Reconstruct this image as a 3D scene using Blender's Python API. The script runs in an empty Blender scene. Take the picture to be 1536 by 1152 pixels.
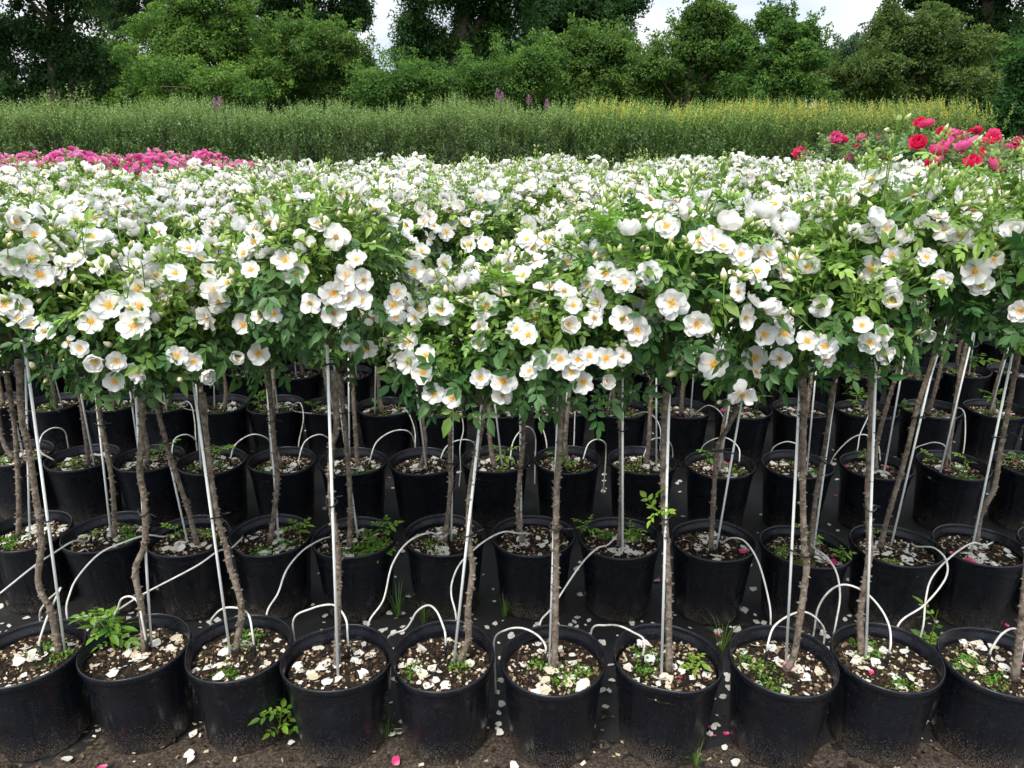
import bpy, math, random
import numpy as np
from mathutils import Vector, Matrix, Euler

R = math.radians
S = bpy.context.scene
COL = S.collection
rng = np.random.default_rng(7)
random.seed(7)

# ------------------------------------------------------------------ camera
FPX, CX, CY = 1130.0, 768.0, 576.0          # focal length and centre in pixels of the 1536 x 1152 photograph
CAM_H, PITCH = 1.675, R(19.0)
cam = bpy.data.cameras.new('camera')
cam.sensor_width = 36.0
cam.lens = 36.0 * FPX / 1536.0
cam.clip_start, cam.clip_end = 0.05, 2000.0
camo = bpy.data.objects.new('camera', cam)
COL.objects.link(camo)
camo.location = (0, 0, CAM_H)
camo.rotation_euler = (R(90) - PITCH, 0, 0)
S.camera = camo

# ------------------------------------------------------------------ light
SUN_EL, SUN_AZ = R(58), R(205)              # azimuth clockwise from +Y: high, behind the camera to one side
world = bpy.data.worlds.new('World')
S.world = world
world.use_nodes = True
nt = world.node_tree
nt.nodes.clear()
wo = nt.nodes.new('ShaderNodeOutputWorld')
bg = nt.nodes.new('ShaderNodeBackground')
sky = nt.nodes.new('ShaderNodeTexSky')
sky.sky_type = 'NISHITA'
sky.sun_disc = False
sky.sun_elevation, sky.sun_rotation = SUN_EL, SUN_AZ
sky.dust_density = 2.0
tc = nt.nodes.new('ShaderNodeTexCoord')
sep = nt.nodes.new('ShaderNodeSeparateXYZ')
nt.links.new(tc.outputs['Generated'], sep.inputs[0])
zc = nt.nodes.new('ShaderNodeMath'); zc.operation = 'MAXIMUM'; zc.inputs[1].default_value = 0.0
nt.links.new(sep.outputs[2], zc.inputs[0])
za = nt.nodes.new('ShaderNodeMath'); za.operation = 'ADD'; za.inputs[1].default_value = 0.16
nt.links.new(zc.outputs[0], za.inputs[0])
dv = []
for i in (0, 1):
    d = nt.nodes.new('ShaderNodeMath'); d.operation = 'DIVIDE'
    nt.links.new(sep.outputs[i], d.inputs[0]); nt.links.new(za.outputs[0], d.inputs[1]); dv.append(d)
cmb = nt.nodes.new('ShaderNodeCombineXYZ')
nt.links.new(dv[0].outputs[0], cmb.inputs[0]); nt.links.new(dv[1].outputs[0], cmb.inputs[1])
nz = nt.nodes.new('ShaderNodeTexNoise')
nz.inputs['Scale'].default_value = 0.75
nz.inputs['Detail'].default_value = 7.0
nz.inputs['Roughness'].default_value = 0.58
nt.links.new(cmb.outputs[0], nz.inputs['Vector'])
rp = nt.nodes.new('ShaderNodeValToRGB')
rp.color_ramp.elements[0].position, rp.color_ramp.elements[0].color = 0.36, (0, 0, 0, 1)
rp.color_ramp.elements[1].position, rp.color_ramp.elements[1].color = 0.60, (1, 1, 1, 1)
nt.links.new(nz.outputs[0], rp.inputs[0])
cl = nt.nodes.new('ShaderNodeMix'); cl.data_type = 'RGBA'
cl.inputs[6].default_value = (7.6, 8.9, 10.9, 1)      # thin grey-blue cloud
cl.inputs[7].default_value = (12.9, 13.0, 13.1, 1)   # bright cloud
nt.links.new(rp.outputs[0], cl.inputs[0])
mx = nt.nodes.new('ShaderNodeMix'); mx.data_type = 'RGBA'
mx.inputs[0].default_value = 0.86                    # overcast: clouds cover most of the clear sky
nt.links.new(sky.outputs[0], mx.inputs[6]); nt.links.new(cl.outputs[2], mx.inputs[7])
cie = nt.nodes.new('ShaderNodeMath'); cie.operation = 'MULTIPLY_ADD'      # overcast dome: (1 + 2 sin h) / 3
cie.inputs[1].default_value, cie.inputs[2].default_value = 0.667, 0.333
nt.links.new(zc.outputs[0], cie.inputs[0])
sc_ = nt.nodes.new('ShaderNodeVectorMath'); sc_.operation = 'SCALE'
nt.links.new(mx.outputs[2], sc_.inputs[0]); nt.links.new(cie.outputs[0], sc_.inputs['Scale'])
nt.links.new(sc_.outputs[0], bg.inputs['Color'])
bg.inputs['Strength'].default_value = 0.10
nt.links.new(bg.outputs[0], wo.inputs['Surface'])

sun = bpy.data.lights.new('sun', 'SUN')
sun.energy = 1.5
sun.angle = R(14)
sun.color = (1.0, 0.965, 0.90)
suno = bpy.data.objects.new('sun', sun)
COL.objects.link(suno)
sd = Vector((math.sin(SUN_AZ) * math.cos(SUN_EL), math.cos(SUN_AZ) * math.cos(SUN_EL), math.sin(SUN_EL)))
suno.rotation_euler = sd.to_track_quat('Z', 'Y').to_euler()
suno.location = sd * 50

vs = S.view_settings
vs.view_transform, vs.look = 'Standard', 'None'
vs.exposure, vs.gamma = 1.30, 1.0
vs.use_curve_mapping = False
S.render.engine = 'CYCLES'
S.cycles.use_denoising = True
S.cycles.max_bounces = 7
S.cycles.diffuse_bounces = 4
S.cycles.transparent_max_bounces = 4

# ------------------------------------------------------------------ pixel helpers (distance always from the thing touched)
SP, CP = math.sin(PITCH), math.cos(PITCH)
CAM = np.array([0.0, 0.0, CAM_H])

def ray(px, py):
    xc, yc = (px - CX) / FPX, -(py - CY) / FPX
    return np.array([xc, CP + yc * SP, -SP + yc * CP])

def atY(px, py, Y):
    d = ray(px, py)
    return CAM + d * (Y / d[1])

def atZ(px, py, z):
    d = ray(px, py)
    return CAM + d * ((z - CAM_H) / d[2])

# ------------------------------------------------------------------ mesh helpers
def unit(v):
    v = np.asarray(v, float)
    return v / np.maximum(np.linalg.norm(v, axis=-1, keepdims=True), 1e-9)

class Buf:
    """collects triangles; build() links them as one mesh"""
    def __init__(s):
        s.V, s.F, s.M, s.T, s.n = [], [], [], [], 0
    def add(s, V, F, mat=0, tint=(0.5, 0.5)):
        V = np.asarray(V, float).reshape(-1, 3)
        F = np.asarray(F, np.int64).reshape(-1, 3)
        t = np.asarray(tint, float)
        if t.ndim == 1:
            t = np.tile(t, (len(V), 1))
        s.V.append(V); s.F.append(F + s.n); s.M.append(np.full(len(F), mat, np.int32)); s.T.append(t)
        s.n += len(V)
        return s
    def mesh(s, name, mats, smooth=False):
        V, F, M, T = np.concatenate(s.V), np.concatenate(s.F), np.concatenate(s.M), np.concatenate(s.T)
        me = bpy.data.meshes.new(name)
        me.vertices.add(len(V)); me.vertices.foreach_set('co', V.ravel().astype(np.float32))
        me.loops.add(F.size); me.loops.foreach_set('vertex_index', F.ravel().astype(np.int32))
        me.polygons.add(len(F))
        me.polygons.foreach_set('loop_start', np.arange(0, F.size, 3, dtype=np.int32))
        me.polygons.foreach_set('loop_total', np.full(len(F), 3, np.int32))
        me.polygons.foreach_set('material_index', M)
        me.polygons.foreach_set('use_smooth', np.full(len(F), bool(smooth)))
        a = me.attributes.new('tint', 'FLOAT_COLOR', 'POINT')
        c = np.ones((len(V), 4), np.float32); c[:, :2] = T
        a.data.foreach_set('color', c.ravel())
        for m in mats:
            me.materials.append(m)
        me.update(); me.validate()
        return me

def link(name, data, parent=None, loc=None, rot=None, scale=None):
    o = bpy.data.objects.new(name, data)
    COL.objects.link(o)
    if parent is not None:
        o.parent = parent
    if loc is not None:
        o.location = loc
    if rot is not None:
        o.rotation_mode = 'QUATERNION'
        o.rotation_quaternion = rot
    if scale is not None:
        o.scale = (scale,) * 3 if isinstance(scale, (int, float)) else scale
    return o

def tag(o, label=None, cat=None, group=None, kind=None):
    if label: o['label'] = label
    if cat: o['category'] = cat
    if group: o['group'] = group
    if kind: o['kind'] = kind
    return o

def thing(name, loc, label, cat, group=None):
    return tag(link(name, None, loc=tuple(loc)), label, cat, group)

def smooth_path(P, n):
    P = np.asarray(P, float)
    if len(P) < 3:
        t = np.linspace(0, 1, n)[:, None]
        return P[0] * (1 - t) + P[-1] * t
    Q = np.vstack([2 * P[0] - P[1], P, 2 * P[-1] - P[-2]])
    seg = np.linalg.norm(np.diff(P, axis=0), axis=1)
    cum = np.concatenate([[0], np.cumsum(seg)])
    out = []
    for s in np.linspace(0, cum[-1], n):
        i = min(max(np.searchsorted(cum, s, 'right') - 1, 0), len(P) - 2)
        t = (s - cum[i]) / max(seg[i], 1e-9)
        a, b, c, d = Q[i], Q[i + 1], Q[i + 2], Q[i + 3]
        out.append(0.5 * (2 * b + (c - a) * t + (2 * a - 5 * b + 4 * c - d) * t * t + (3 * b - a - 3 * c + d) * t ** 3))
    return np.array(out)

def tube(P, rad, k=6, cap=True):
    P = np.asarray(P, float); n = len(P)
    rad = np.full(n, rad) if np.isscalar(rad) else np.asarray(rad, float)
    T = unit(np.gradient(P, axis=0))
    ref = np.array([1.0, 0, 0]) if abs(T[0][0]) < 0.8 else np.array([0, 1.0, 0])
    a = unit(np.cross(T[0], ref)); A = [a]
    for i in range(1, n):
        a = A[-1] - T[i] * np.dot(A[-1], T[i]); A.append(unit(a))
    A = np.array(A); B = np.cross(T, A)
    an = np.arange(k) * 2 * math.pi / k
    V = P[:, None] + rad[:, None, None] * (A[:, None] * np.cos(an)[None, :, None] + B[:, None] * np.sin(an)[None, :, None])
    V = V.reshape(-1, 3); F = []
    for i in range(n - 1):
        for j in range(k):
            q = (j + 1) % k
            F += [(i * k + j, i * k + q, (i + 1) * k + q), (i * k + j, (i + 1) * k + q, (i + 1) * k + j)]
    if cap:
        V = np.vstack([V, P[0], P[-1]]); c0, c1 = n * k, n * k + 1
        for j in range(k):
            q = (j + 1) % k
            F += [(c0, q, j), (c1, (n - 1) * k + j, (n - 1) * k + q)]
    return V, np.array(F)

def grid_faces(nu, nv):
    F = []
    for i in range(nu - 1):
        for j in range(nv - 1):
            a, b, c, d = i * nv + j, i * nv + j + 1, (i + 1) * nv + j + 1, (i + 1) * nv + j
            F += [(a, b, c), (a, c, d)]
    return np.array(F)

def lathe(prof, k, fn=None):
    prof = np.asarray(prof, float); n = len(prof)
    an = np.arange(k) * 2 * math.pi / k
    V = np.zeros((n, k, 3))
    for i, (r, z) in enumerate(prof):
        rr = r + (fn(an, i, r, z) if fn else 0)
        V[i, :, 0], V[i, :, 1], V[i, :, 2] = rr * np.cos(an), rr * np.sin(an), z
    F = []
    for i in range(n - 1):
        for j in range(k):
            q = (j + 1) % k
            F += [(i * k + j, i * k + q, (i + 1) * k + q), (i * k + j, (i + 1) * k + q, (i + 1) * k + j)]
    return V.reshape(-1, 3), np.array(F)

def stamp(T, F, O, D, N, sc):
    """copies of template T (k,3) in frames: x along D, z along N, at O, scaled"""
    D = unit(D)
    N = N - D * np.sum(N * D, axis=1, keepdims=True); N = unit(N)
    Y = np.cross(N, D)
    sc = np.asarray(sc, float).reshape(-1, 1, 1)
    V = O[:, None] + sc * (T[None, :, 0:1] * D[:, None] + T[None, :, 1:2] * Y[:, None] + T[None, :, 2:3] * N[:, None])
    k = len(T)
    FF = F[None] + (np.arange(len(O)) * k)[:, None, None]
    return V.reshape(-1, 3), FF.reshape(-1, 3)

def rand_dirs(n):
    return unit(rng.normal(size=(n, 3)))

# ------------------------------------------------------------------ materials
def mat(name):
    m = bpy.data.materials.new(name); m.use_nodes = True
    nt = m.node_tree; nt.nodes.clear()
    out = nt.nodes.new('ShaderNodeOutputMaterial')
    return m, nt, out

def N(nt, t, **kw):
    n = nt.nodes.new(t)
    for k, v in kw.items():
        if k in n.inputs: n.inputs[k].default_value = v
        else: setattr(n, k, v)
    return n

def ramp(nt, fac, stops):
    r = nt.nodes.new('ShaderNodeValToRGB')
    e = r.color_ramp.elements
    while len(e) < len(stops): e.new(0.5)
    for i, (p, c) in enumerate(stops):
        e[i].position = p; e[i].color = (*c, 1)
    nt.links.new(fac, r.inputs[0])
    return r.outputs[0]

def noise(nt, scale, detail=4, rough=0.55, vec=None):
    n = N(nt, 'ShaderNodeTexNoise'); n.inputs['Scale'].default_value = scale
    n.inputs['Detail'].default_value = detail; n.inputs['Roughness'].default_value = rough
    if vec is not None: nt.links.new(vec, n.inputs['Vector'])
    return n.outputs[0]

def objcoord(nt):
    return N(nt, 'ShaderNodeTexCoord').outputs['Object']

def bump(nt, h, strength, dist=0.01):
    b = N(nt, 'ShaderNodeBump'); b.inputs['Strength'].default_value = strength; b.inputs['Distance'].default_value = dist
    nt.links.new(h, b.inputs['Height'])
    return b.outputs[0]

def mixc(nt, f, a, b, blend='MIX'):
    m = N(nt, 'ShaderNodeMix', data_type='RGBA', blend_type=blend)
    for s, v in ((0, f), (6, a), (7, b)):
        if isinstance(v, (int, float)): m.inputs[s].default_value = v
        elif isinstance(v, tuple): m.inputs[s].default_value = (*v, 1)
        else: nt.links.new(v, m.inputs[s])
    return m.outputs[2]

def leaf_mat(name, mature, young, rough=0.45, trans=0.30, vary=0.35, spec=0.4):
    """tint R: 0 mature, 1 young; tint G: lightness of the single leaf"""
    m, nt, out = mat(name)
    at = N(nt, 'ShaderNodeAttribute', attribute_name='tint')
    sp = N(nt, 'ShaderNodeSeparateColor'); nt.links.new(at.outputs['Color'], sp.inputs[0])
    oi = N(nt, 'ShaderNodeObjectInfo')
    c = mixc(nt, sp.outputs[0], mature, young)
    hs = N(nt, 'ShaderNodeHueSaturation')
    mr = N(nt, 'ShaderNodeMapRange'); nt.links.new(sp.outputs[1], mr.inputs[0])
    mr.inputs[3].default_value, mr.inputs[4].default_value = 1 - vary, 1 + vary
    nt.links.new(mr.outputs[0], hs.inputs['Value'])
    mh = N(nt, 'ShaderNodeMapRange'); nt.links.new(oi.outputs['Random'], mh.inputs[0])
    mh.inputs[3].default_value, mh.inputs[4].default_value = 0.488, 0.512
    nt.links.new(mh.outputs[0], hs.inputs['Hue'])
    nt.links.new(c, hs.inputs['Color'])
    p = N(nt, 'ShaderNodeBsdfPrincipled'); p.inputs['Roughness'].default_value = rough
    p.inputs['Specular IOR Level'].default_value = spec
    nt.links.new(hs.outputs[0], p.inputs['Base Color'])
    t = N(nt, 'ShaderNodeBsdfTranslucent')
    tcol = mixc(nt, 0.5, hs.outputs[0], (0.55, 0.75, 0.12), 'MULTIPLY')
    g = N(nt, 'ShaderNodeHueSaturation'); g.inputs['Value'].default_value = 1.6; nt.links.new(tcol, g.inputs['Color'])
    nt.links.new(g.outputs[0], t.inputs['Color'])
    ms = N(nt, 'ShaderNodeMixShader'); ms.inputs[0].default_value = trans
    nt.links.new(p.outputs[0], ms.inputs[1]); nt.links.new(t.outputs[0], ms.inputs[2])
    nt.links.new(ms.outputs[0], out.inputs[0])
    return m

def petal_mat(name, heart, edge, trans=0.3, alt=None, power=2.0):
    """tint R runs from the petal's base to its edge; alt = colour of older flowers"""
    m, nt, out = mat(name)
    at = N(nt, 'ShaderNodeAttribute', attribute_name='tint')
    sp = N(nt, 'ShaderNodeSeparateColor'); nt.links.new(at.outputs['Color'], sp.inputs[0])
    c = ramp(nt, sp.outputs[0], [(0.0, heart), (0.55, edge), (1.0, edge)])
    oi = N(nt, 'ShaderNodeObjectInfo')
    if alt:
        f = N(nt, 'ShaderNodeMath', operation='POWER'); nt.links.new(oi.outputs['Random'], f.inputs[0]); f.inputs[1].default_value = power
        c = mixc(nt, f.outputs[0], c, alt)
    v = noise(nt, 5.0, 3, 0.6, objcoord(nt))
    c = mixc(nt, 0.16, c, v, 'MULTIPLY')
    p = N(nt, 'ShaderNodeBsdfPrincipled'); p.inputs['Roughness'].default_value = 0.62
    p.inputs['Specular IOR Level'].default_value = 0.2
    nt.links.new(c, p.inputs['Base Color'])
    t = N(nt, 'ShaderNodeBsdfTranslucent'); nt.links.new(c, t.inputs['Color'])
    ms = N(nt, 'ShaderNodeMixShader'); ms.inputs[0].default_value = trans
    nt.links.new(p.outputs[0], ms.inputs[1]); nt.links.new(t.outputs[0], ms.inputs[2])
    nt.links.new(ms.outputs[0], out.inputs[0])
    return m

def plain(name, stops, scale=8, rough=0.6, bstr=0.3, bdist=0.005, spec=0.4, detail=5, world_noise=False, bscale=None, tinted=False):
    m, nt, out = mat(name)
    oc = N(nt, 'ShaderNodeNewGeometry').outputs['Position'] if world_noise else objcoord(nt)
    n1 = noise(nt, scale, detail, 0.6, oc)
    if tinted:
        at = N(nt, 'ShaderNodeAttribute', attribute_name='tint')
        sp = N(nt, 'ShaderNodeSeparateColor'); nt.links.new(at.outputs['Color'], sp.inputs[0])
        fac = sp.outputs[0]
    else:
        fac = n1
    c = ramp(nt, fac, stops)
    p = N(nt, 'ShaderNodeBsdfPrincipled'); p.inputs['Roughness'].default_value = rough
    p.inputs['Specular IOR Level'].default_value = spec
    nt.links.new(c, p.inputs['Base Color'])
    if bstr:
        h = noise(nt, bscale or scale * 3, 4, 0.6, oc)
        nt.links.new(bump(nt, h, bstr, bdist), p.inputs['Normal'])
    nt.links.new(p.outputs[0], out.inputs[0])
    return m

M = {}
M['leaf'] = leaf_mat('rose_leaf', (0.038, 0.112, 0.032), (0.20, 0.32, 0.045))
M['weed'] = leaf_mat('weed_leaf', (0.07, 0.19, 0.022), (0.20, 0.32, 0.03))
M['dark_rose_leaf'] = leaf_mat('dark_rose_leaf', (0.060, 0.118, 0.045), (0.17, 0.25, 0.07), rough=0.35)
M['petal'] = petal_mat('white_petal', (0.82, 0.72, 0.42), (0.90, 0.90, 0.895), alt=(0.89, 0.86, 0.80), trans=.38)
M['pink'] = petal_mat('pink_petal', (0.80, 0.10, 0.38), (0.80, 0.06, 0.36), alt=(0.86, 0.38, 0.62), power=.9)
M['red'] = petal_mat('red_petal', (0.72, 0.02, 0.14), (0.80, 0.02, 0.11), trans=0.3, alt=(0.82, 0.16, 0.40), power=1.3)
M['loose_petal'] = petal_mat('loose_petal', (0.70, 0.66, 0.56), (0.76, 0.75, 0.72), trans=0.15, alt=(0.60, 0.50, 0.34), power=2.5)
M['loose_pink'] = petal_mat('loose_pink_petal', (0.75, 0.30, 0.42), (0.66, 0.04, 0.17), trans=0.15)
M['stamen'] = plain('stamen', [(0.0, (0.52, 0.22, 0.008)), (0.5, (0.78, 0.37, 0.01)), (1.0, (0.84, 0.55, 0.06))], rough=0.7, bstr=0, tinted=True)
M['old_stamen'] = plain('old_stamen', [(0.0, (0.22, 0.10, 0.03)), (1.0, (0.50, 0.32, 0.12))], rough=0.8, bstr=0, tinted=True)
M['calyx'] = plain('calyx', [(0.3, (0.08, 0.15, 0.03)), (0.7, (0.15, 0.24, 0.05))], rough=0.5, bstr=0)
M['bud'] = plain('bud', [(0.0, (0.14, 0.25, 0.04)), (0.55, (0.28, 0.33, 0.09)), (1.0, (0.82, 0.72, 0.52))], rough=0.55, bstr=0, tinted=True)
M['spent'] = plain('spent', [(0.3, (0.20, 0.10, 0.04)), (0.7, (0.42, 0.27, 0.12))], scale=60, rough=0.8, bstr=0)
M['bark'] = plain('rose_bark', [(0.30, (0.060, 0.040, 0.028)), (0.48, (0.165, 0.130, 0.100)), (0.70, (0.31, 0.265, 0.21))], scale=75, rough=0.85, bstr=0.6, bdist=0.002, spec=0.2)
M['twig'] = plain('twig', [(0.3, (0.07, 0.10, 0.03)), (0.7, (0.14, 0.11, 0.06))], scale=30, rough=0.7, bstr=0)
M['trunk'] = plain('tree_trunk', [(0.3, (0.045, 0.035, 0.027)), (0.7, (0.14, 0.11, 0.085))], scale=6, rough=0.9, bstr=0.8, bdist=0.03, spec=0.1)
M['stake'] = plain('stake', [(0.3, (0.86, 0.89, 0.87)), (0.7, (0.92, 0.93, 0.91))], scale=25, rough=0.65, bstr=0.1, bdist=0.001)
M['tubing'] = plain('tubing', [(0.30, (0.36, 0.33, 0.28)), (0.45, (0.62, 0.60, 0.55)), (0.7, (0.76, 0.75, 0.71))], scale=30, rough=0.42, bstr=0)
M['black'] = plain('black_plastic_small', [(0.3, (0.008, 0.008, 0.009)), (0.7, (0.018, 0.018, 0.02))], scale=20, rough=0.4, bstr=0)
M['chip'] = plain('bark_chip', [(0.0, (0.012, 0.008, 0.006)), (0.45, (0.038, 0.025, 0.017)), (0.7, (0.13, 0.083, 0.05)), (0.85, (0.38, 0.29, 0.18)), (1.0, (0.66, 0.60, 0.48))], rough=0.9, bstr=0, tinted=True, spec=0.15)
M['soil'] = plain('potting_soil', [(0.3, (0.005, 0.004, 0.0035)), (0.5, (0.016, 0.012, 0.009)), (0.66, (0.036, 0.026, 0.018)), (0.8, (0.13, 0.095, 0.062))], scale=70, rough=0.95, bstr=1.0, bdist=0.006, spec=0.1, bscale=60)
M['sand'] = plain('sand', [(0.3, (0.018, 0.014, 0.011)), (0.5, (0.048, 0.037, 0.028)), (0.72, (0.13, 0.103, 0.076))], scale=120, rough=0.95, bstr=0.8, bdist=0.004, spec=0.15, bscale=220, world_noise=True)
M['grass'] = leaf_mat('grass_blade', (0.05, 0.13, 0.02), (0.12, 0.20, 0.04), rough=0.5)

def pot_material():
    m, nt, out = mat('black_nursery_pot_plastic')
    oc = objcoord(nt)
    oi = N(nt, 'ShaderNodeObjectInfo')
    mv = N(nt, 'ShaderNodeVectorMath', operation='ADD'); nt.links.new(oc, mv.inputs[0]); nt.links.new(oi.outputs['Location'], mv.inputs[1])
    vec = mv.outputs[0]
    base = ramp(nt, noise(nt, 9, 5, 0.6, vec), [(0.3, (0.0034, 0.0043, 0.0075)), (0.7, (0.0070, 0.0084, 0.0130))])
    sp = N(nt, 'ShaderNodeSeparateXYZ'); nt.links.new(oc, sp.inputs[0])
    # splashed sand: specks, many at the foot and few above
    hm = N(nt, 'ShaderNodeMapRange'); nt.links.new(sp.outputs[2], hm.inputs[0])
    hm.inputs[1].default_value, hm.inputs[2].default_value, hm.inputs[3].default_value, hm.inputs[4].default_value = 0.0, 0.13, 0.34, -0.04
    big = noise(nt, 7, 3, 0.6, vec)
    sb = N(nt, 'ShaderNodeMath', operation='MULTIPLY'); nt.links.new(hm.outputs[0], sb.inputs[0]); nt.links.new(big, sb.inputs[1])
    gr = noise(nt, 330, 2, 0.6, vec)
    ad = N(nt, 'ShaderNodeMath', operation='ADD'); nt.links.new(gr, ad.inputs[0]); nt.links.new(sb.outputs[0], ad.inputs[1])
    fac = ramp(nt, ad.outputs[0], [(0.63, (0, 0, 0)), (0.72, (1, 1, 1))])
    c = mixc(nt, fac, base, (0.13, 0.105, 0.08))
    # dusty film and scuffs
    dust = ramp(nt, noise(nt, 26, 6, 0.7, vec), [(0.56, (0, 0, 0)), (0.85, (1, 1, 1))])
    dm = N(nt, 'ShaderNodeMath', operation='MULTIPLY'); dm.inputs[1].default_value = 0.13; nt.links.new(dust, dm.inputs[0])
    c = mixc(nt, dm.outputs[0], c, (0.16, 0.16, 0.17))
    p = N(nt, 'ShaderNodeBsdfPrincipled')
    nt.links.new(c, p.inputs['Base Color'])
    rr = ramp(nt, noise(nt, 16, 4, 0.6, vec), [(0.3, (0.20,) * 3), (0.7, (0.40,) * 3)])
    nt.links.new(rr, p.inputs['Roughness'])
    p.inputs['Specular IOR Level'].default_value = 0.40
    nt.links.new(bump(nt, noise(nt, 45, 4, 0.6, vec), 0.12, 0.002), p.inputs['Normal'])
    nt.links.new(p.outputs[0], out.inputs[0])
    return m
M['pot'] = pot_material()

def fabric_material():
    m, nt, out = mat('woven_ground_cloth')
    pos = N(nt, 'ShaderNodeNewGeometry').outputs['Position']
    n1 = noise(nt, 5, 6, 0.65, pos)
    w1 = N(nt, 'ShaderNodeTexWave', wave_type='BANDS', bands_direction='X'); w1.inputs['Scale'].default_value = 90
    w2 = N(nt, 'ShaderNodeTexWave', wave_type='BANDS', bands_direction='Y'); w2.inputs['Scale'].default_value = 90
    nt.links.new(pos, w1.inputs['Vector']); nt.links.new(pos, w2.inputs['Vector'])
    wv = mixc(nt, 1.0, w1.outputs[0], w2.outputs[0], 'MULTIPLY')
    c = ramp(nt, n1, [(0.35, (0.005, 0.005, 0.006)), (0.58, (0.012, 0.012, 0.012)), (0.75, (0.045, 0.037, 0.030))])
    p = N(nt, 'ShaderNodeBsdfPrincipled'); p.inputs['Roughness'].default_value = 0.55
    nt.links.new(c, p.inputs['Base Color'])
    nt.links.new(bump(nt, wv, 0.4, 0.002), p.inputs['Normal'])
    nt.links.new(p.outputs[0], out.inputs[0])
    return m
M['fabric'] = fabric_material()
M['ground'] = plain('field_ground', [(0.3, (0.05, 0.042, 0.028)), (0.5, (0.07, 0.085, 0.03)), (0.7, (0.05, 0.10, 0.025))], scale=1.2, rough=0.95, bstr=0.6, bdist=0.05, spec=0.1, world_noise=True)

# ------------------------------------------------------------------ ground
b = Buf()
b.add([(-900, -300, 0), (900, -300, 0), (900, 1500, 0), (-900, 1500, 0)], [(0, 1, 2), (0, 2, 3)])
tag(link('ground', b.mesh('ground', [M['ground']])), kind='structure')

def fabric_z(x, y):
    return 0.006 + 0.002 * np.sin(x * 5.1 + y * 2.3) * np.sin(y * 4.7 - x)
xs, ys = np.linspace(-8, 8, 140), np.linspace(-0.5, 8.8, 110)
gx, gy = np.meshgrid(xs, ys, indexing='ij')
b = Buf(); b.add(np.stack([gx, gy, fabric_z(gx, gy)], -1).reshape(-1, 3), grid_faces(140, 110))
tag(link('ground_cloth', b.mesh('ground_cloth', [M['fabric']], True)), kind='structure')

def vnoise(x, y, seed):
    r = np.random.default_rng(seed); z = 0 * x
    for k in range(14):
        fx, fy, ph = r.normal(0, 9), r.normal(0, 9), r.uniform(0, 6.28)
        z = z + np.sin(fx * x + fy * y + ph) / (1 + 0.06 * math.hypot(fx, fy))
    return z / 6.0
xs, ys = np.linspace(-2.4, 2.4, 260), np.linspace(0.7, 1.86, 70)
gx, gy = np.meshgrid(xs, ys, indexing='ij')
edge = np.clip((1.80 - gy) / 0.12, -1, 1)
h = -0.005 + 0.015 * edge + 0.012 * vnoise(gx, gy, 3) + 0.003 * rng.normal(size=gx.shape)
h = np.where(gy < 1.52, h - 0.02 * np.clip(vnoise(gx * 0.7, gy * 0.7, 9) + 0.2, 0, 1), h)
b = Buf(); b.add(np.stack([gx, gy, h], -1).reshape(-1, 3), grid_faces(260, 70))
tag(link('sand_strip', b.mesh('sand_strip', [M['sand']], True)), kind='structure')
b = Buf()                                                    # grit and bark crumbs lying in the sand
cube_V = np.array([(x, y, z) for x in (-.5, .5) for y in (-.5, .5) for z in (-.5, .5)], float)
cube_F = np.array([(0, 1, 3), (0, 3, 2), (4, 6, 7), (4, 7, 5), (0, 4, 5), (0, 5, 1), (2, 3, 7), (2, 7, 6), (0, 2, 6), (0, 6, 4), (1, 5, 7), (1, 7, 3)])
def chips(buf, O, lo, hi, mat=0, tints=None, flat=0.35, long=1.8):
    n = len(O)
    T = cube_V * np.array([1.0, 1 / long, flat / long])
    T = T * (1 - 0.3 * rng.random((8, 1)))
    D = rand_dirs(n); D[:, 2] *= 0.45
    NN = rand_dirs(n) * 0.5 + np.array([0, 0, 1.0])
    V, F = stamp(T, cube_F, O, D, NN, rng.uniform(lo, hi, n))
    t = rng.random(n) if tints is None else tints
    buf.add(V, F, mat, np.stack([np.repeat(t, 8), np.repeat(t, 8)], 1))
n = 1500
O = np.stack([rng.uniform(-1.9, 1.9, n), rng.uniform(1.35, 1.8, n), np.full(n, 0.02)], 1)
O[:, 2] = 0.018 + 0.012 * vnoise(O[:, 0], O[:, 1], 3)
chips(b, O, 0.004, 0.018, 0, rng.beta(1.3, 1.3, n))
tag(link('grit', b.mesh('grit', [M['chip']])), 'grit and bark crumbs strewn over the sand strip', 'grit', kind='stuff')

# ------------------------------------------------------------------ leaves
W = 0.30
LEAFLET_V = np.array([(0, 0, 0), (0.28, -W * .85, .05), (0.62, -W * .78, .05), (1, 0, -.03), (0.62, W * .78, .05), (0.28, W * .85, .05), (0.32, 0, -.02), (0.66, 0, -.02)])
LEAFLET_F = np.array([(0, 1, 6), (1, 2, 7), (1, 7, 6), (2, 3, 7), (0, 6, 5), (6, 7, 4), (6, 4, 5), (7, 3, 4)])

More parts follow.
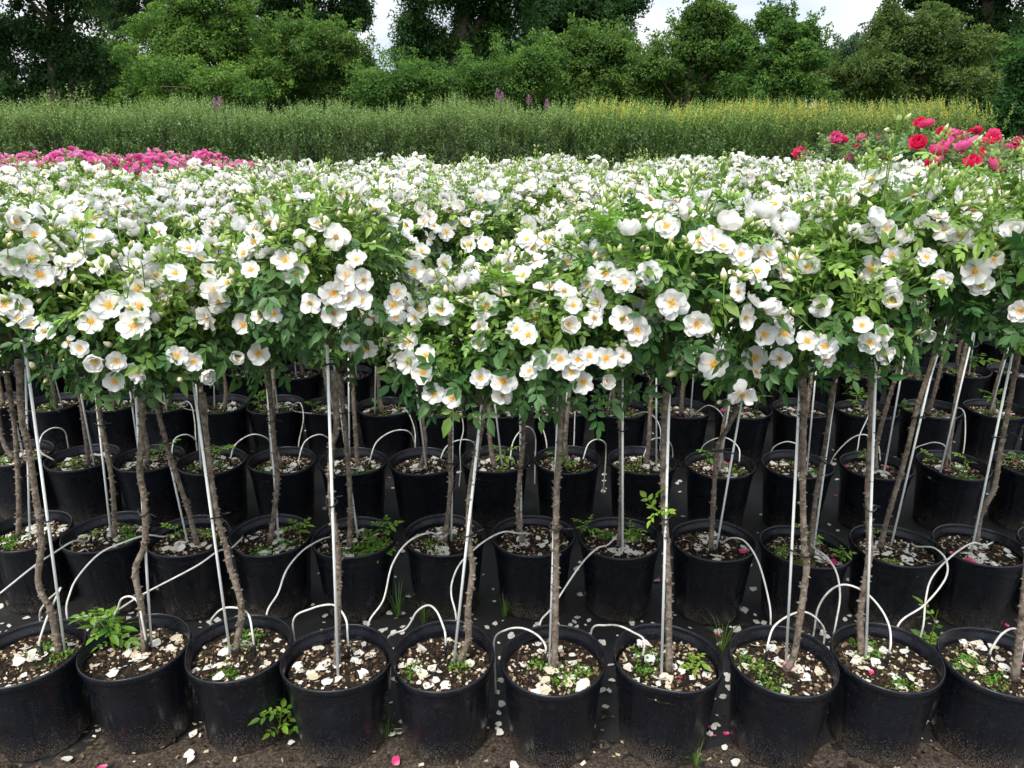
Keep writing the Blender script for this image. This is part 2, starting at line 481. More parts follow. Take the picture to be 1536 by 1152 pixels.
def compound_leaf(npair=2, size=1.0, r=None):
    """rachis along +x, about 0.09 m long at size 1"""
    r = r or random
    Vs, Fs, n = [], [], 0
    spec = []
    x0 = 0.022
    for k in range(npair):
        x = x0 + 0.024 * k
        for s in (-1, 1):
            spec.append((x + r.uniform(-.002, .002), s, r.uniform(50, 68), (0.024 + 0.005 * k) * r.uniform(.88, 1.12)))
    spec.append((x0 + 0.024 * npair - 0.012, 0, 0, 0.036 * r.uniform(.9, 1.1)))
    for x, s, a, L in spec:
        a = R(a) * s + R(r.uniform(-6, 6))
        d = np.array([math.cos(a), math.sin(a), r.uniform(-.25, .12)])
        nn = np.array([r.uniform(-.2, .2), r.uniform(-.2, .2) - .2 * s, 1.0])
        V, F = stamp(LEAFLET_V, LEAFLET_F, np.array([[x, 0, 0.0]]), d[None], nn[None], [L])
        Vs.append(V); Fs.append(F + n); n += len(V)
    L = x0 + 0.024 * npair
    V = np.array([(0, -.0009, 0), (0, .0009, 0), (L, -.0005, 0), (L, .0005, 0), (0, 0, -.0015), (L, 0, -.001)])
    F = np.array([(0, 2, 3), (0, 3, 1), (0, 4, 5), (0, 5, 2), (1, 3, 5), (1, 5, 4)])
    Vs.append(V); Fs.append(F + n)
    V = np.concatenate(Vs) * size
    V[:, 2] -= 4.0 * V[:, 0] ** 2                      # droop
    return V, np.concatenate(Fs)

LEAF_T = [compound_leaf(2), compound_leaf(2), compound_leaf(3, 0.9), compound_leaf(1, 1.15)]

def add_leaves(buf, O, D, NN, sc, tint, mat=0):
    which = rng.integers(0, len(LEAF_T), len(O))
    for w in range(len(LEAF_T)):
        k = which == w
        if not k.any(): continue
        T, F = LEAF_T[w]
        V, FF = stamp(T, F, O[k], D[k], NN[k], sc[k])
        buf.add(V, FF, mat, np.repeat(tint[k], len(T), axis=0))

def bud_geo(L=0.016, r=0.005):
    prof = [(0.0015, -0.004), (r, 0.003), (r * .85, L * .5), (r * .3, L * .9), (0.0002, L)]
    V, F = lathe(prof, 6)
    t = np.repeat([0.0, 0.15, 0.6, 0.95, 0.9], 6)
    return V, F, t
BUD = bud_geo()
BUDG = (BUD[0] * np.array([.8, .8, .8]), BUD[1], BUD[2] * .4)

def place(V, o, d):
    d = unit(d); ref = np.array([1.0, 0, 0]) if abs(d[0]) < .8 else np.array([0, 1.0, 0])
    x = unit(np.cross(ref, d)); y = np.cross(d, x)
    return np.asarray(o) + V[:, 0:1] * x + V[:, 1:2] * y + V[:, 2:3] * d

LEAFM = {}
def leaf_meshes(key, matname, young):
    out = []
    for i, (T, F) in enumerate(LEAF_T):
        for g in (0.35, 0.65):
            b = Buf(); b.add(T, F, 0, (young, g)); out.append(b.mesh('leaf_' + key, [M[matname]], False))
    LEAFM[key] = out
leaf_meshes('mature', 'leaf', 0.10)
leaf_meshes('fresh', 'leaf', 0.55)

RX, RZ = 0.218, 0.165         # crown half-width and half-height

def make_foliage(seed, rx=RX, rz=RZ, nleaf=470, matname='leaf', sprigs=40, lscale=1.0, leg=0.0):
    r = random.Random(seed); g = np.random.default_rng(seed)
    b = Buf()
    lumps = unit(g.normal(size=(7, 3))); amp = g.uniform(-.30, .34, 7)
    def radius(d):
        return 1 + sum(a * np.clip(d @ l, 0, 1) ** 3 for l, a in zip(lumps, amp))
    d = unit(g.normal(size=(nleaf, 3)))
    d[:, 2] = np.where((d[:, 2] < -0.4) & (g.random(nleaf) < .7), -d[:, 2], d[:, 2])
    q = g.random(nleaf) ** 0.55
    rr = (0.35 + 0.65 * q) * radius(d)
    E = np.array([rx, rx, rz])
    O = d * rr[:, None] * E - d * 0.04
    D = unit(d + g.normal(size=d.shape) * .55 + np.array([0, 0, .05]))
    NN = unit(d * .5 + np.array([0, 0, .8]) + g.normal(size=d.shape) * .45)
    up = np.clip(d[:, 2] * .5 + .5, 0, 1)
    young = np.clip(0.03 + 0.75 * up ** 1.6 * q + g.normal(0, .14, nleaf), 0, 1)
    add_leaves(b, O, D, NN, lscale * g.uniform(.62, 1.0, nleaf), np.stack([young, g.random(nleaf)], 1), 0)
    # branches from the graft
    for k in range(9):
        a = g.uniform(0, 6.28); dd = unit(np.array([math.cos(a), math.sin(a), g.uniform(.1, 1.4)]))
        end = dd * E * g.uniform(.7, .95)
        st = np.array([0, 0, -rz * 0.95])
        mid = st * .45 + end * .5 + g.normal(size=3) * .02
        V, F = tube(smooth_path([st, mid, end], 6), np.linspace(.006, .002, 6), 5, False)
        b.add(V, F, 1)
    # upright pale flowering sprigs with buds
    for k in range(sprigs):
        dd = unit(g.normal(size=3)); dd[2] = abs(dd[2]) * .9 + .05
        dd = unit(dd); o = dd * E * radius(dd[None])[0] * .86
        L = g.uniform(.035, .105) * (1.6 if k < sprigs * leg else 1.0)
        tip = o + unit(dd * .6 + np.array([0, 0, .9]) + g.normal(size=3) * .25) * L
        V, F = tube(smooth_path([o, (o + tip) / 2 + g.normal(size=3) * .004, tip], 4), np.linspace(.0019, .0011, 4), 4, False)
        b.add(V, F, 0, (.85, .5))
        m = g.integers(3, 6)
        tt = g.uniform(.15, .85, m)
        Oo = o + (tip - o) * tt[:, None]
        DD = unit(g.normal(size=(m, 3)) + np.array([0, 0, .25]))
        add_leaves(b, Oo, DD, np.tile([0, 0, 1.0], (m, 1)) + g.normal(size=(m, 3)) * .3, lscale * g.uniform(.45, .75, m), np.stack([g.uniform(.6, 1, m), g.random(m)], 1), 0)
        for q2 in range(g.integers(2, 6)):
            bd = unit(unit(tip - o) + g.normal(size=3) * .5)
            L2 = g.uniform(.010, .026)
            e = tip + bd * L2
            V, F = tube(np.array([tip, e]), .0008, 3, False); b.add(V, F, 0, (.9, .5))
            B = BUD if g.random() < .3 else BUDG
            b.add(place(B[0], e, bd), B[1], 2, np.stack([B[2], B[2]], 1))
    return b.mesh('foliage', [M[matname], M['twig'], M['bud']], False)

FOLIAGE = [make_foliage(100 + i) for i in range(7)]
FOLIAGE_LEGGY = [make_foliage(150 + i, sprigs=52, leg=.6) for i in range(2)]
FOL_PINK = [make_foliage(200 + i, nleaf=340, sprigs=10) for i in range(2)]
FOL_RED = [make_foliage(220 + i, rx=.30, rz=.22, nleaf=230, matname='dark_rose_leaf', sprigs=18, lscale=1.5) for i in range(3)]

# ------------------------------------------------------------------ flowers (unit radius, axis +z)
def petal_geo(ang, cup, g, Rr=1.0, width=.60, z0=0.0, nu=6, nv=6, tw=.09, ruf=.085):
    u = np.linspace(0, 1, nu)[:, None] * np.ones((1, nv)); v = np.linspace(-1, 1, nv)[None] * np.ones((nu, 1))
    hw = width * Rr * (u ** .62) * (1 - .34 * np.clip((u - .62) / .38, 0, 1) ** 2) + .03
    r = Rr * (.06 + .94 * u) - Rr * .30 * np.abs(v) ** 2.4 * u - Rr * .10 * np.exp(-(v / .25) ** 2) * u ** 3
    ph = g.uniform(0, 6.28); c = cup + g.normal(0, .08)
    # cupping bends the petal along an arc
    th = c * 1.25 * u
    rad = r * np.cos(th * .8); z = r * np.sin(th * .8)
    z = z + ruf * Rr * np.sin(4.2 * v + ph) * u ** 2 + .07 * Rr * np.cos(7 * v + ph * 2) * u ** 3 + tw * v * Rr * u + z0 + .10 * Rr * (v ** 2) * u * np.sign(c + .01)
    ca, sa = math.cos(ang), math.sin(ang)
    X = rad * ca - hw * v * sa; Y = rad * sa + hw * v * ca
    V = np.stack([X, Y, z], -1).reshape(-1, 3)
    return V, grid_faces(nu, nv), np.stack([u.ravel(), v.ravel() * .5 + .5], 1)

def stamens_geo(buf, g, n=40, rad=.33, h=.17, mat=0):
    V, F = lathe([(0.001, .10), (.09, .09), (.15, .06), (.17, .0)][::-1], 8)
    buf.add(V, F, mat, (.25, .5))
    for k in range(n):
        a = g.uniform(0, 6.28); q = g.uniform(.35, 1)
        e = np.array([math.cos(a) * rad * q, math.sin(a) * rad * q, h * g.uniform(.7, 1.2)])
        s = e * .25; s[2] = .02
        w = np.array([-math.sin(a), math.cos(a), 0]) * .009
        buf.add([s - w, s + w, e], [(0, 1, 2)], mat, (.75, .5))
        t = np.array([(.030, 0, 0), (-.015, .028, 0), (-.015, -.028, 0), (0, 0, .026)])
        buf.add(e + t, [(0, 1, 3), (1, 2, 3), (2, 0, 3), (0, 2, 1)], mat, (g.uniform(.15, 1), .5))

def calyx_geo(buf, g, mat=0, stalk=1.5):
    V, F = lathe([(.03, -.32), (.09, -.24), (.10, -.13), (.06, -.03)], 7); buf.add(V, F, mat)
    end = np.array([g.normal(0, .25), g.normal(0, .25), -.3 - stalk])
    V, F = tube(smooth_path([np.array([0, 0, -.28]), np.array([end[0] * .3, end[1] * .3, -.3 - stalk * .5]), end], 5), .028, 4, False); buf.add(V, F, mat)
    for k in range(5):
        a = k * 1.2566 + .6; d = np.array([math.cos(a), math.sin(a), -.25])
        V, F = stamp(LEAFLET_V * np.array([1, .55, 1]), LEAFLET_F, np.array([[0, 0, -.06]]), d[None], np.array([[0, 0, 1.0]]), [.5]); buf.add(V, F, mat)

def flower_spec(kind, g):
    """list of petals: (angle, cup, radius, width, z0)"""
    P = []
    if kind == 'open':
        n = 6; P = [(k * 6.283 / n + g.normal(0, .10), .16, g.uniform(.88, 1.08), .54, .02 * (k % 2)) for k in range(n)]
    elif kind == 'five':
        P = [(k * 1.2566 + g.normal(0, .07), .30, g.uniform(.90, 1.08), .62, .02 * (k % 2)) for k in range(5)]
    elif kind == 'double':
        P = [(k * 1.0472 + g.normal(0, .10), .14, g.uniform(.88, 1.08), .54, .02 * (k % 2)) for k in range(6)]
        P += [(k * 1.2566 + g.normal(0, .2) + .4, .46, g.uniform(.62, .78), .50, .05) for k in range(5)]
    elif kind == 'cup':
        P = [(k * 1.2566 + g.normal(0, .08), .82, g.uniform(.95, 1.08), .66, .02 * (k % 2)) for k in range(5)]
        P += [(k * 2.09 + g.normal(0, .2) + .4, 1.0, .8, .5, .05) for k in range(3)]
    elif kind == 'half':
        P = [(k * 1.2566 + g.normal(0, .1), 1.15, g.uniform(.9, 1.1), .60, .02 * (k % 2)) for k in range(5)]
        P += [(k * 2.09 + g.normal(0, .2) + .4, 1.45, .85, .45, .05) for k in range(3)]
    elif kind == 'flop':
        P = [(k * 6.283 / 6 + g.normal(0, .15), g.choice([-.45, -.2, .1, .35]), g.uniform(.85, 1.1), g.uniform(.5, .62), .02 * (k % 2)) for k in range(6)]
    elif kind == 'spent':
        P = [(a + g.normal(0, .2), g.choice([-.5, -.2, .1]), g.uniform(.8, 1.0), .5, 0) for a in (0.3, 2.3, 4.5)]
    elif kind == 'pom':
        for ring, (n, c, rr) in enumerate([(7, .35, 1.0), (6, .75, .85), (5, 1.1, .65), (4, 1.4, .45)]):
            P += [(k * 6.283 / n + ring * .5 + g.normal(0, .1), c, rr * g.uniform(.9, 1.05), .42, .04 * ring) for k in range(n)]
    elif kind == 'bowl':
        for ring, (n, c, rr) in enumerate([(5, .55, 1.0), (5, .95, .9), (4, 1.3, .7)]):
            P += [(k * 6.283 / n + ring * .6 + g.normal(0, .12), c, rr * g.uniform(.92, 1.08), .60, .04 * ring) for k in range(n)]
    return P

FL = {}     # kind -> list of dict(petals=[mesh], stamens=mesh, calyx=mesh, whole=mesh)
def make_flower(kind, seed, pm='petal', nu=6, nv=6):
    g = np.random.default_rng(seed)
    whole = Buf(); petals = []
    spec = flower_spec(kind, g)
    for a, c, rr, w, z0 in spec:
        V, F, t = petal_geo(a, c, g, rr, w, z0, nu, nv)
        whole.add(V, F, 0, t)
        pb = Buf(); pb.add(V, F, 0, t); petals.append(pb.mesh('petal', [M[pm]], True))
    sm = 'old_stamen' if kind in ('spent', 'flop') else 'stamen'
    sb = Buf(); stamens_geo(sb, g, 20 if kind == 'spent' else 44, .20 if kind == 'spent' else .34)
    stamens_geo(whole, g, 28, .32, .17, 1)
    cb = Buf(); calyx_geo(cb, g); calyx_geo(whole, g, 2)
    FL.setdefault(pm + '_' + kind, []).append(dict(
        petals=petals, stamens=sb.mesh('stamens', [M[sm]]), calyx=cb.mesh('flower', [M['calyx']]),
        whole=whole.mesh('flower', [M[pm], M[sm], M['calyx']], True)))
for kind, n in (('open', 4), ('five', 3), ('double', 4), ('cup', 3), ('half', 2), ('flop', 5), ('spent', 3)):
    for i in range(n): make_flower(kind, 900 + 31 * i + len(kind))
for i in range(3): make_flower('pom', 1300 + i, 'pink', 4, 4)
for i in range(3): make_flower('bowl', 1400 + i, 'red', 5, 5)
BUDM = []
for i in range(3):
    g = np.random.default_rng(50 + i); b = Buf()
    V, F, t = bud_geo(.022 - .003 * i, .0075 - .001 * i)
    b.add(V, F, 0, np.stack([np.clip(t + (.3 if i == 0 else 0), 0, 1), t], 1))
    for k in range(5):
        a = k * 1.2566; d = np.array([math.cos(a) * .5, math.sin(a) * .5, .8])
        V, F = stamp(LEAFLET_V * np.array([1, .4, 1]), LEAFLET_F, np.array([[0, 0, -.002]]), d[None], np.array([[math.cos(a), math.sin(a), 0]]), [.015]); b.add(V, F, 1)
    V, F = tube(np.array([(0, 0, -.003), (0.004, 0, -.05)]), .0012, 4, False); b.add(V, F, 1)
    BUDM.append(b.mesh('bud', [M['bud'], M['calyx']], True))

def qdir(n, spin):
    q = Vector(tuple(n)).to_track_quat('Z', 'Y')
    return q @ Euler((0, 0, spin)).to_quaternion()

def put_flower(root, origin, p, n, r, kinds, fine=False, pm='petal'):
    kind = random.choice(kinds)
    f = random.choice(FL[pm + '_' + kind])
    loc = tuple(np.asarray(p) - origin); q = qdir(n, random.uniform(0, 6.28))
    if not fine:
        return link('flower', f['whole'], root, loc, q, float(r))
    o = link('flower', f['calyx'], root, loc, q, float(r))
    for m in f['petals']: link('petal', m, o)
    link('stamens', f['stamens'], o)
    return o

# ------------------------------------------------------------------ nursery pots
POT_H, POT_R, SOIL_Z = 0.285, 0.148, 0.243
def make_pot_meshes(seed):
    g = np.random.default_rng(seed)
    oval, oa = g.uniform(.0, .006), g.uniform(0, 3.14)
    dent, da = g.uniform(0, .012), g.uniform(0, 6.28)
    nrib = 9
    def wob(an, i, r, z):
        k = z / POT_H
        w = k * (oval * np.cos(2 * (an - oa)) - dent * np.exp(-((np.mod(an - da + 3.1416, 6.2832) - 3.1416) / .4) ** 2))
        if 3 <= i <= 8:                                   # flat panels with raised ribs
            s = np.mod(an + .02, 6.2832 / nrib)
            w = w - .0030 * (s < .06) + .0012 * ((s >= .06) & (s < .13))
        if i <= 2:
            w = w - .004 * (np.cos(6 * an) > .75)         # drainage scallops at the foot
        return w
    wall = [(.100, .0), (.114, .0), (.1165, .010), (.118, .022), (.1225, .07), (.127, .12), (.1315, .17), (.1345, .205), (.1365, .222),
            (.1385, .229), (.1395, .235), (.1400, .252), (.1425, .256), (.1430, .266)]
    V, F = lathe(wall, 108, wob); bw = Buf(); bw.add(V, F)
    c = len(V)
    bw.add([(0, 0, .001)] + [(.100 * math.cos(a), .100 * math.sin(a), .001) for a in np.linspace(0, 6.283, 24, endpoint=False)], [(0, 1 + (j + 1) % 24, 1 + j) for j in range(24)])
    def wob2(an, i, r, z):
        return oval * np.cos(2 * (an - oa)) - dent * np.exp(-((np.mod(an - da + 3.1416, 6.2832) - 3.1416) / .4) ** 2)
    rim = [(.1432, .264), (.1465, .2655), (.1480, .270), (.1482, .279), (.1470, .284), (.1445, .2855), (.1425, .283), (.1412, .277), (.1400, .268),
           (.1388, .2665), (.1380, .258), (.1368, .2565), (.1360, .247), (.1335, .230)]
    V, F = lathe(rim, 72, wob2); V[:, 2] += .0022 * np.sin(2 * np.arctan2(V[:, 1], V[:, 0]) + oa) ; br = Buf(); br.add(V, F)
    return bw.mesh('pot_wall', [M['pot']], True), br.mesh('rim', [M['pot']], True)
POTS = [make_pot_meshes(i) for i in range(9)]

def soil_h(x, y, seed):
    return SOIL_Z + .006 * vnoise(x * 1.6, y * 1.6, 40 + seed) + .010 * np.exp(-(x * x + y * y) / .003) - .004 * (x * x + y * y) / .018

def make_soil(seed):
    g = np.random.default_rng(300 + seed)
    rr = np.linspace(0, .1345, 12); k = 40
    an = np.arange(k) * 6.2832 / k
    V = [(0, 0, float(soil_h(np.array(0.), np.array(0.), seed)))]
    for r in rr[1:]:
        x, y = r * np.cos(an), r * np.sin(an)
        z = soil_h(x, y, seed) + g.normal(0, .0012, k)
        V += list(zip(x, y, z))
    F = [(0, 1 + j, 1 + (j + 1) % k) for j in range(k)]
    for i in range(10):
        for j in range(k):
            a, b_, c, d = 1 + i * k + j, 1 + i * k + (j + 1) % k, 1 + (i + 1) * k + (j + 1) % k, 1 + (i + 1) * k + j
            F += [(a, d, c), (a, c, b_)]
    b = Buf(); b.add(V, F)
    soil = b.mesh('soil', [M['soil']], True)
    b = Buf(); n = 420
    q = .130 * np.sqrt(g.random(n)); a = g.random(n) * 6.283
    x, y = q * np.cos(a), q * np.sin(a)
    O = np.stack([x, y, soil_h(x, y, seed) + .0015], 1)
    t = np.clip(g.beta(1.5, 1.5, n), 0, 1)
    chips(b, O, .003, .017, 0, t)
    n = 70
    q = .130 * np.sqrt(g.random(n)); a = g.random(n) * 6.283; x, y = q * np.cos(a), q * np.sin(a)
    chips(b, np.stack([x, y, soil_h(x, y, seed) + .002], 1), .003, .009, 0, g.uniform(.8, 1, n), .6, 1.2)
    return soil, b.mesh('bark_chips', [M['chip']])
SOILS = [make_soil(i) for i in range(6)]

def make_moss(seed):
    g = np.random.default_rng(400 + seed); b = Buf()
    for c in range(g.integers(2, 4)):
        q, a = .10 * math.sqrt(g.random()), g.random() * 6.283
        cx, cy = q * math.cos(a), q * math.sin(a)
        n = 110
        x, y = cx + g.normal(0, .020, n), cy + g.normal(0, .017, n)
        k = x * x + y * y < .129 ** 2; x, y = x[k], y[k]; n = len(x)
        O = np.stack([x, y, soil_h(x, y, seed) + .002], 1)
        D = unit(g.normal(size=(n, 3)) + np.array([0, 0, .7])); NN = np.tile([0, 0, 1.0], (n, 1)) + g.normal(size=(n, 3)) * .4
        V, F = stamp(LEAFLET_V, LEAFLET_F, O, D, NN, g.uniform(.006, .014, n))
        b.add(V, F, 0, np.repeat(np.stack([g.random(n) * .6, g.random(n)], 1), 8, axis=0))
    return b.mesh('creeping_weeds', [M['weed']])
MOSS = [make_moss(i) for i in range(6)]

SHORT = {0: 'rose beyond the kinked-stem one', 1: 'kinked-stem rose', 2: 'rose beside the tall leafy sucker', 3: 'slanting rose next to the suckered one',
         4: 'rose between slanting and S-bent ones', 5: 'S-bent rose', 6: 'straight rose between S-bent and side-shoot ones', 7: 'rose with a side shoot',
         8: 'wavy-stemmed rose by the side-shoot one', 9: 'rose under the tallest drip arch', 10: 'rose beyond the tallest drip arch', 11: 'last rose past the tallest drip arch'}
POT_LABEL = {1: 'black plastic nursery pot in the outermost row beside the sand strip',
             2: 'black plastic nursery pot in the second row from the sand strip',
             3: 'black plastic nursery pot in the third row from the sand strip',
             4: 'black plastic nursery pot in the fourth row from the sand strip'}
GROUP = {1: 'outermost row', 2: 'second row', 3: 'third row', 4: 'fourth row'}
ORD = {5: 'fifth', 6: 'sixth', 7: 'seventh', 8: 'eighth', 9: 'ninth', 10: 'tenth'}
for k, w in ORD.items():
    POT_LABEL[k] = f'black plastic nursery pot in the {w} row from the sand strip'
    GROUP[k] = f'{w} row'

pots = []       # dict(row, x, y, seed, obj)
def put_pot(x, y, row, label=None, simple=False):
    i = len(pots)
    o = thing('nursery_pot', (x, y, 0.005), label or POT_LABEL[row], 'plant pot', 'nursery pots, ' + GROUP[row])
    rot = random.uniform(0, 6.283)
    wall, rim = POTS[i % 9]; sd = i % 6
    q = Euler((0, 0, rot)).to_quaternion()
    w = link('wall', wall, o, (0, 0, 0), q); link('rim', rim, o, (0, 0, 0), q)
    so, ch = SOILS[sd]
    link('soil', so, o, (0, 0, 0), q)
    if not simple:
        tag(link('bark_chips', ch, o, (0, 0, 0), q), kind='stuff')
        if random.random() < .7:
            tag(link('creeping_weeds', MOSS[sd], o, (0, 0, 0), q), kind='stuff')
    pots.append(dict(row=row, x=x, y=y, sd=sd, rot=rot, obj=o))
    return pots[-1]

def soil_at(p, x, y):
    dx, dy = x - p['x'], y - p['y']; c, s = math.cos(-p['rot']), math.sin(-p['rot'])
    return 0.005 + float(soil_h(np.array(c * dx - s * dy), np.array(s * dx + c * dy), p['sd']))

ROW_PX = {
    1: [(-118, 975), (46, 978), (204, 970), (357, 971), (499, 985), (664, 983), (830, 988), (1001, 986), (1177, 989), (1327, 984), (1496, 991), (1662, 991)],
    2: [(-80, 795), (44, 796), (160, 798), (284, 804), (406, 803), (532, 806), (667, 803), (800, 803), (931, 806), (1070, 810), (1207, 819), (1344, 818), (1470, 818), (1600, 818)],
    3: [(-72, 678), (26, 680), (124, 686), (224, 687), (318, 691), (423, 691), (530, 692), (636, 692), (743, 689), (851, 689), (963, 691), (1080, 696), (1196, 697), (1314, 698), (1430, 697), (1548, 697)],
    4: [(-90, 600), (0, 602), (84, 603), (168, 604), (252, 605), (332, 606), (412, 607), (494, 609), (577, 610), (663, 611), (751, 612), (840, 612), (930, 612), (1022, 613), (1114, 613), (1203, 613), (1300, 614), (1396, 613), (1492, 613), (1588, 613)],
}
def relax(P, dmin):
    P = np.array(P)
    for it in range(200):
        for i in range(len(P) - 1):
            d = P[i + 1] - P[i]; L = np.linalg.norm(d)
            if L < dmin:
                m = d / L * (dmin - L) * .5; P[i] -= m; P[i + 1] += m
    return P
ROWS = {}
for k, L in ROW_PX.items():
    ROWS[k] = relax([atZ(px, py, POT_H)[:2] for px, py in L], .291)
for k in range(5, 10):
    Y = 4.26 + .635 * (k - 5)
    half = .68 * (Y + .45) + .25
    n = int(2 * half / .305)
    ROWS[k] = np.array([((i - (n - 1) / 2) * .305 + random.uniform(-.012, .012) + (.1 if k % 2 else -.05), Y + random.uniform(-.03, .03)) for i in range(n)])

special_pot = {(1, 2): 'black nursery pot holding a tall leafy sucker beside the rose stem',
               (2, 5): 'black nursery pot with its soil half hidden by a mat of green weeds',
               (1, 8): 'black nursery pot whose soil carries yellow-green weeds and one pink petal',
               (2, 3): 'black nursery pot with red-brown bark heaped round a drip tube'}
potmap = {}
def behind(i):
    x = ROWS[2][i][0]; fx = ROWS[1][:, 0]; j = int(np.argmin(np.abs(fx - x)))
    others = [q for q in range(len(ROWS[2])) if int(np.argmin(np.abs(fx - ROWS[2][q][0]))) == j]
    return ('just behind the ' if abs(fx[j] - x) <= min(abs(fx[j] - ROWS[2][q][0]) for q in others) + 1e-9 else 'diagonally behind the ') + SHORT[j]
for k in ROWS:
    for i, (x, y) in enumerate(ROWS[k]):
        lab = special_pot.get((k, i))
        if k == 1: lab = 'black nursery pot on the sand holding the ' + SHORT[i]
        if k == 2 and not lab: lab = 'black second-row nursery pot ' + behind(i)
        potmap[(k, i)] = put_pot(x, y, k, lab, simple=k >= 6)

# ------------------------------------------------------------------ tree roses
def stem_mesh(path, r0, r1, thorns, k=7, seed=0):
    g = np.random.default_rng(seed)
    P = smooth_path(path, max(8, 4 * len(path)))
    n = len(P)
    rad = np.linspace(r0, r1, n) * (1 + g.normal(0, .05, n))
    rad[-3:] *= np.array([1.12, 1.3, 1.25]); rad[:2] *= np.array([1.35, 1.12])
    V, F = tube(P, rad, k)
    b = Buf(); b.add(V, F)
    cone = np.array([(0, -.5, -.5), (0, .5, -.5), (0, .5, .5), (0, -.5, .5), (1, 0, .25)]); cf = np.array([(0, 1, 4), (1, 2, 4), (2, 3, 4), (3, 0, 4)])
    if thorns:
        i = g.integers(0, n - 2, thorns); t = g.random(thorns)[:, None]
        C = P[i] * (1 - t) + P[i + 1] * t; T = unit(P[i + 1] - P[i])
        D = g.normal(size=(thorns, 3)); D = unit(D - T * np.sum(D * T, 1, keepdims=True))
        T2 = cone * np.array([1.0, .75, .85])
        V, F = stamp(T2, cf, C + D * (rad[i][:, None] * .85), D, T, g.uniform(.005, .0105, thorns)); b.add(V, F)
    return b.mesh('stem', [M['bark']], True)

STEM_PX = {
    (1, 1): [(88, 978), (77, 917), (63, 893), (57, 867), (62, 823), (60, 787), (53, 740), (43, 673), (32, 623), (28, 540)],
    (1, 2): [(217, 977), (213, 917), (203, 855), (217, 817), (217, 753), (210, 707), (213, 640), (215, 580)],
    (1, 3): [(353, 980), (362, 910), (345, 850), (340, 823), (325, 773), (313, 690), (303, 590)],
    (1, 4): [(505, 1000), (507, 900), (506, 823), (497, 757), (497, 673), (505, 640), (500, 557)],
    (1, 5): [(687, 993), (702, 960), (702, 917), (709, 850), (704, 823), (704, 757), (710, 707), (719, 657), (725, 605)],
    (1, 6): [(832, 1005), (834, 893), (834, 823), (835, 740), (840, 657), (844, 583)],
    (1, 7): [(1004, 1012), (1002, 850), (997, 773), (995, 673), (1002, 557)],
    (1, 8): [(1177, 1008), (1191, 983), (1199, 933), (1210, 850), (1206, 817), (1204, 707), (1206, 607), (1202, 563)],
    (1, 9): [(1293, 983), (1291, 917), (1304, 830), (1302, 740), (1307, 640), (1307, 545)],
    (1, 10): [(1522, 1022), (1530, 950), (1540, 850), (1550, 700), (1558, 555)],
    (2, 1): [(27, 805), (28, 740), (22, 640), (10, 560)],
    (2, 2): [(172, 808), (170, 740), (160, 673), (150, 623), (146, 565)],
    (2, 3): [(297, 820), (280, 757), (257, 690), (243, 640), (230, 590)],
    (2, 4): [(405, 815), (416, 723), (412, 673), (402, 557)],
    (2, 5): [(524, 823), (525, 740), (518, 650), (510, 560)],
    (2, 6): [(667, 817), (675, 740), (675, 673), (675, 600)],
    (2, 7): [(785, 817), (777, 773), (779, 723), (785, 657), (784, 595)],
    (2, 8): [(930, 822), (932, 707), (929, 573)],
    (2, 9): [(1066, 827), (1071, 740), (1076, 673), (1091, 643), (1106, 610)],
    (2, 10): [(1217, 832), (1222, 757), (1237, 673), (1251, 573)],
    (2, 11): [(1319, 823), (1334, 767), (1357, 690), (1377, 607), (1397, 547), (1412, 480)],
    (2, 12): [(1464, 823), (1471, 773), (1491, 733), (1501, 673), (1517, 590), (1526, 530)],
}
STAKE_PX = {
    (1, 1): [(97, 977), (40, 540)], (1, 2): [(227, 972), (203, 580)], (1, 3): [(346, 987), (290, 573)], (1, 4): [(507, 1017), (492, 560)],
    (1, 5): [(680, 998), (722, 613)], (1, 6): [(824, 1003), (838, 583)], (1, 7): [(992, 1015), (1004, 585)], (1, 8): [(1179, 998), (1200, 580)],
    (1, 9): [(1299, 988), (1314, 540)], (2, 1): [(45, 812), (38, 540)], (2, 2): [(167, 808), (140, 560)], (2, 3): [(282, 817), (230, 580)],
    (2, 4): [(418, 813), (400, 550)], (2, 5): [(537, 807), (500, 540)], (2, 6): [(677, 815), (679, 610)], (2, 7): [(782, 795), (780, 605)],
    (2, 8): [(934, 828), (934, 573)], (2, 9): [(1074, 827), (1111, 610)], (2, 10): [(1219, 833), (1254, 573)], (2, 11): [(1336, 820), (1418, 470)],
    (2, 12): [(1456, 832), (1522, 515)],
}
TIE_AT = {(1, 1): (.46,), (1, 2): (.52,), (1, 3): (.50, .93), (1, 4): (.56, .95), (1, 5): (.5,), (1, 6): (.5, .95), (1, 7): (.55, .93), (1, 8): (.42,), (1, 9): (.5,)}
ROSE_LABEL = {1: 'white standard rose tree on a thorny stem in the outermost row beside the sand strip'}
for k in range(2, 11):
    ROSE_LABEL[k] = f"white standard rose tree in the {['second', 'third', 'fourth', 'fifth', 'sixth', 'seventh', 'eighth', 'ninth', 'tenth'][k - 2]} row from the sand strip"
special_rose = {(1, 1): 'white standard rose tree whose stem kinks sharply just above the soil, beside the sand strip',
                (1, 5): 'white standard rose tree with a crooked S-bent stem crossing its slanting stake',
                (1, 7): 'white standard rose tree with a leafy sideshoot halfway up its straight stem',
                (2, 11): 'white standard rose tree with a long stem leaning steeply in the second row',
                (2, 9): 'white standard rose tree whose stem elbows just below its crown, second row'}
STEMV = []
for i in range(6):
    g = np.random.default_rng(700 + i)
    dx, dy = g.normal(0, .05), g.normal(0, .04)
    STEMV.append((stem_mesh([(0, 0, 0), (g.normal(0, .015), g.normal(0, .015), .12), (dx * .4 + g.normal(0, .015), dy * .4, .42), (dx * .8, dy * .8, .62), (dx, dy, .82)], .0105, .008, 40, 6, i), dx, dy))

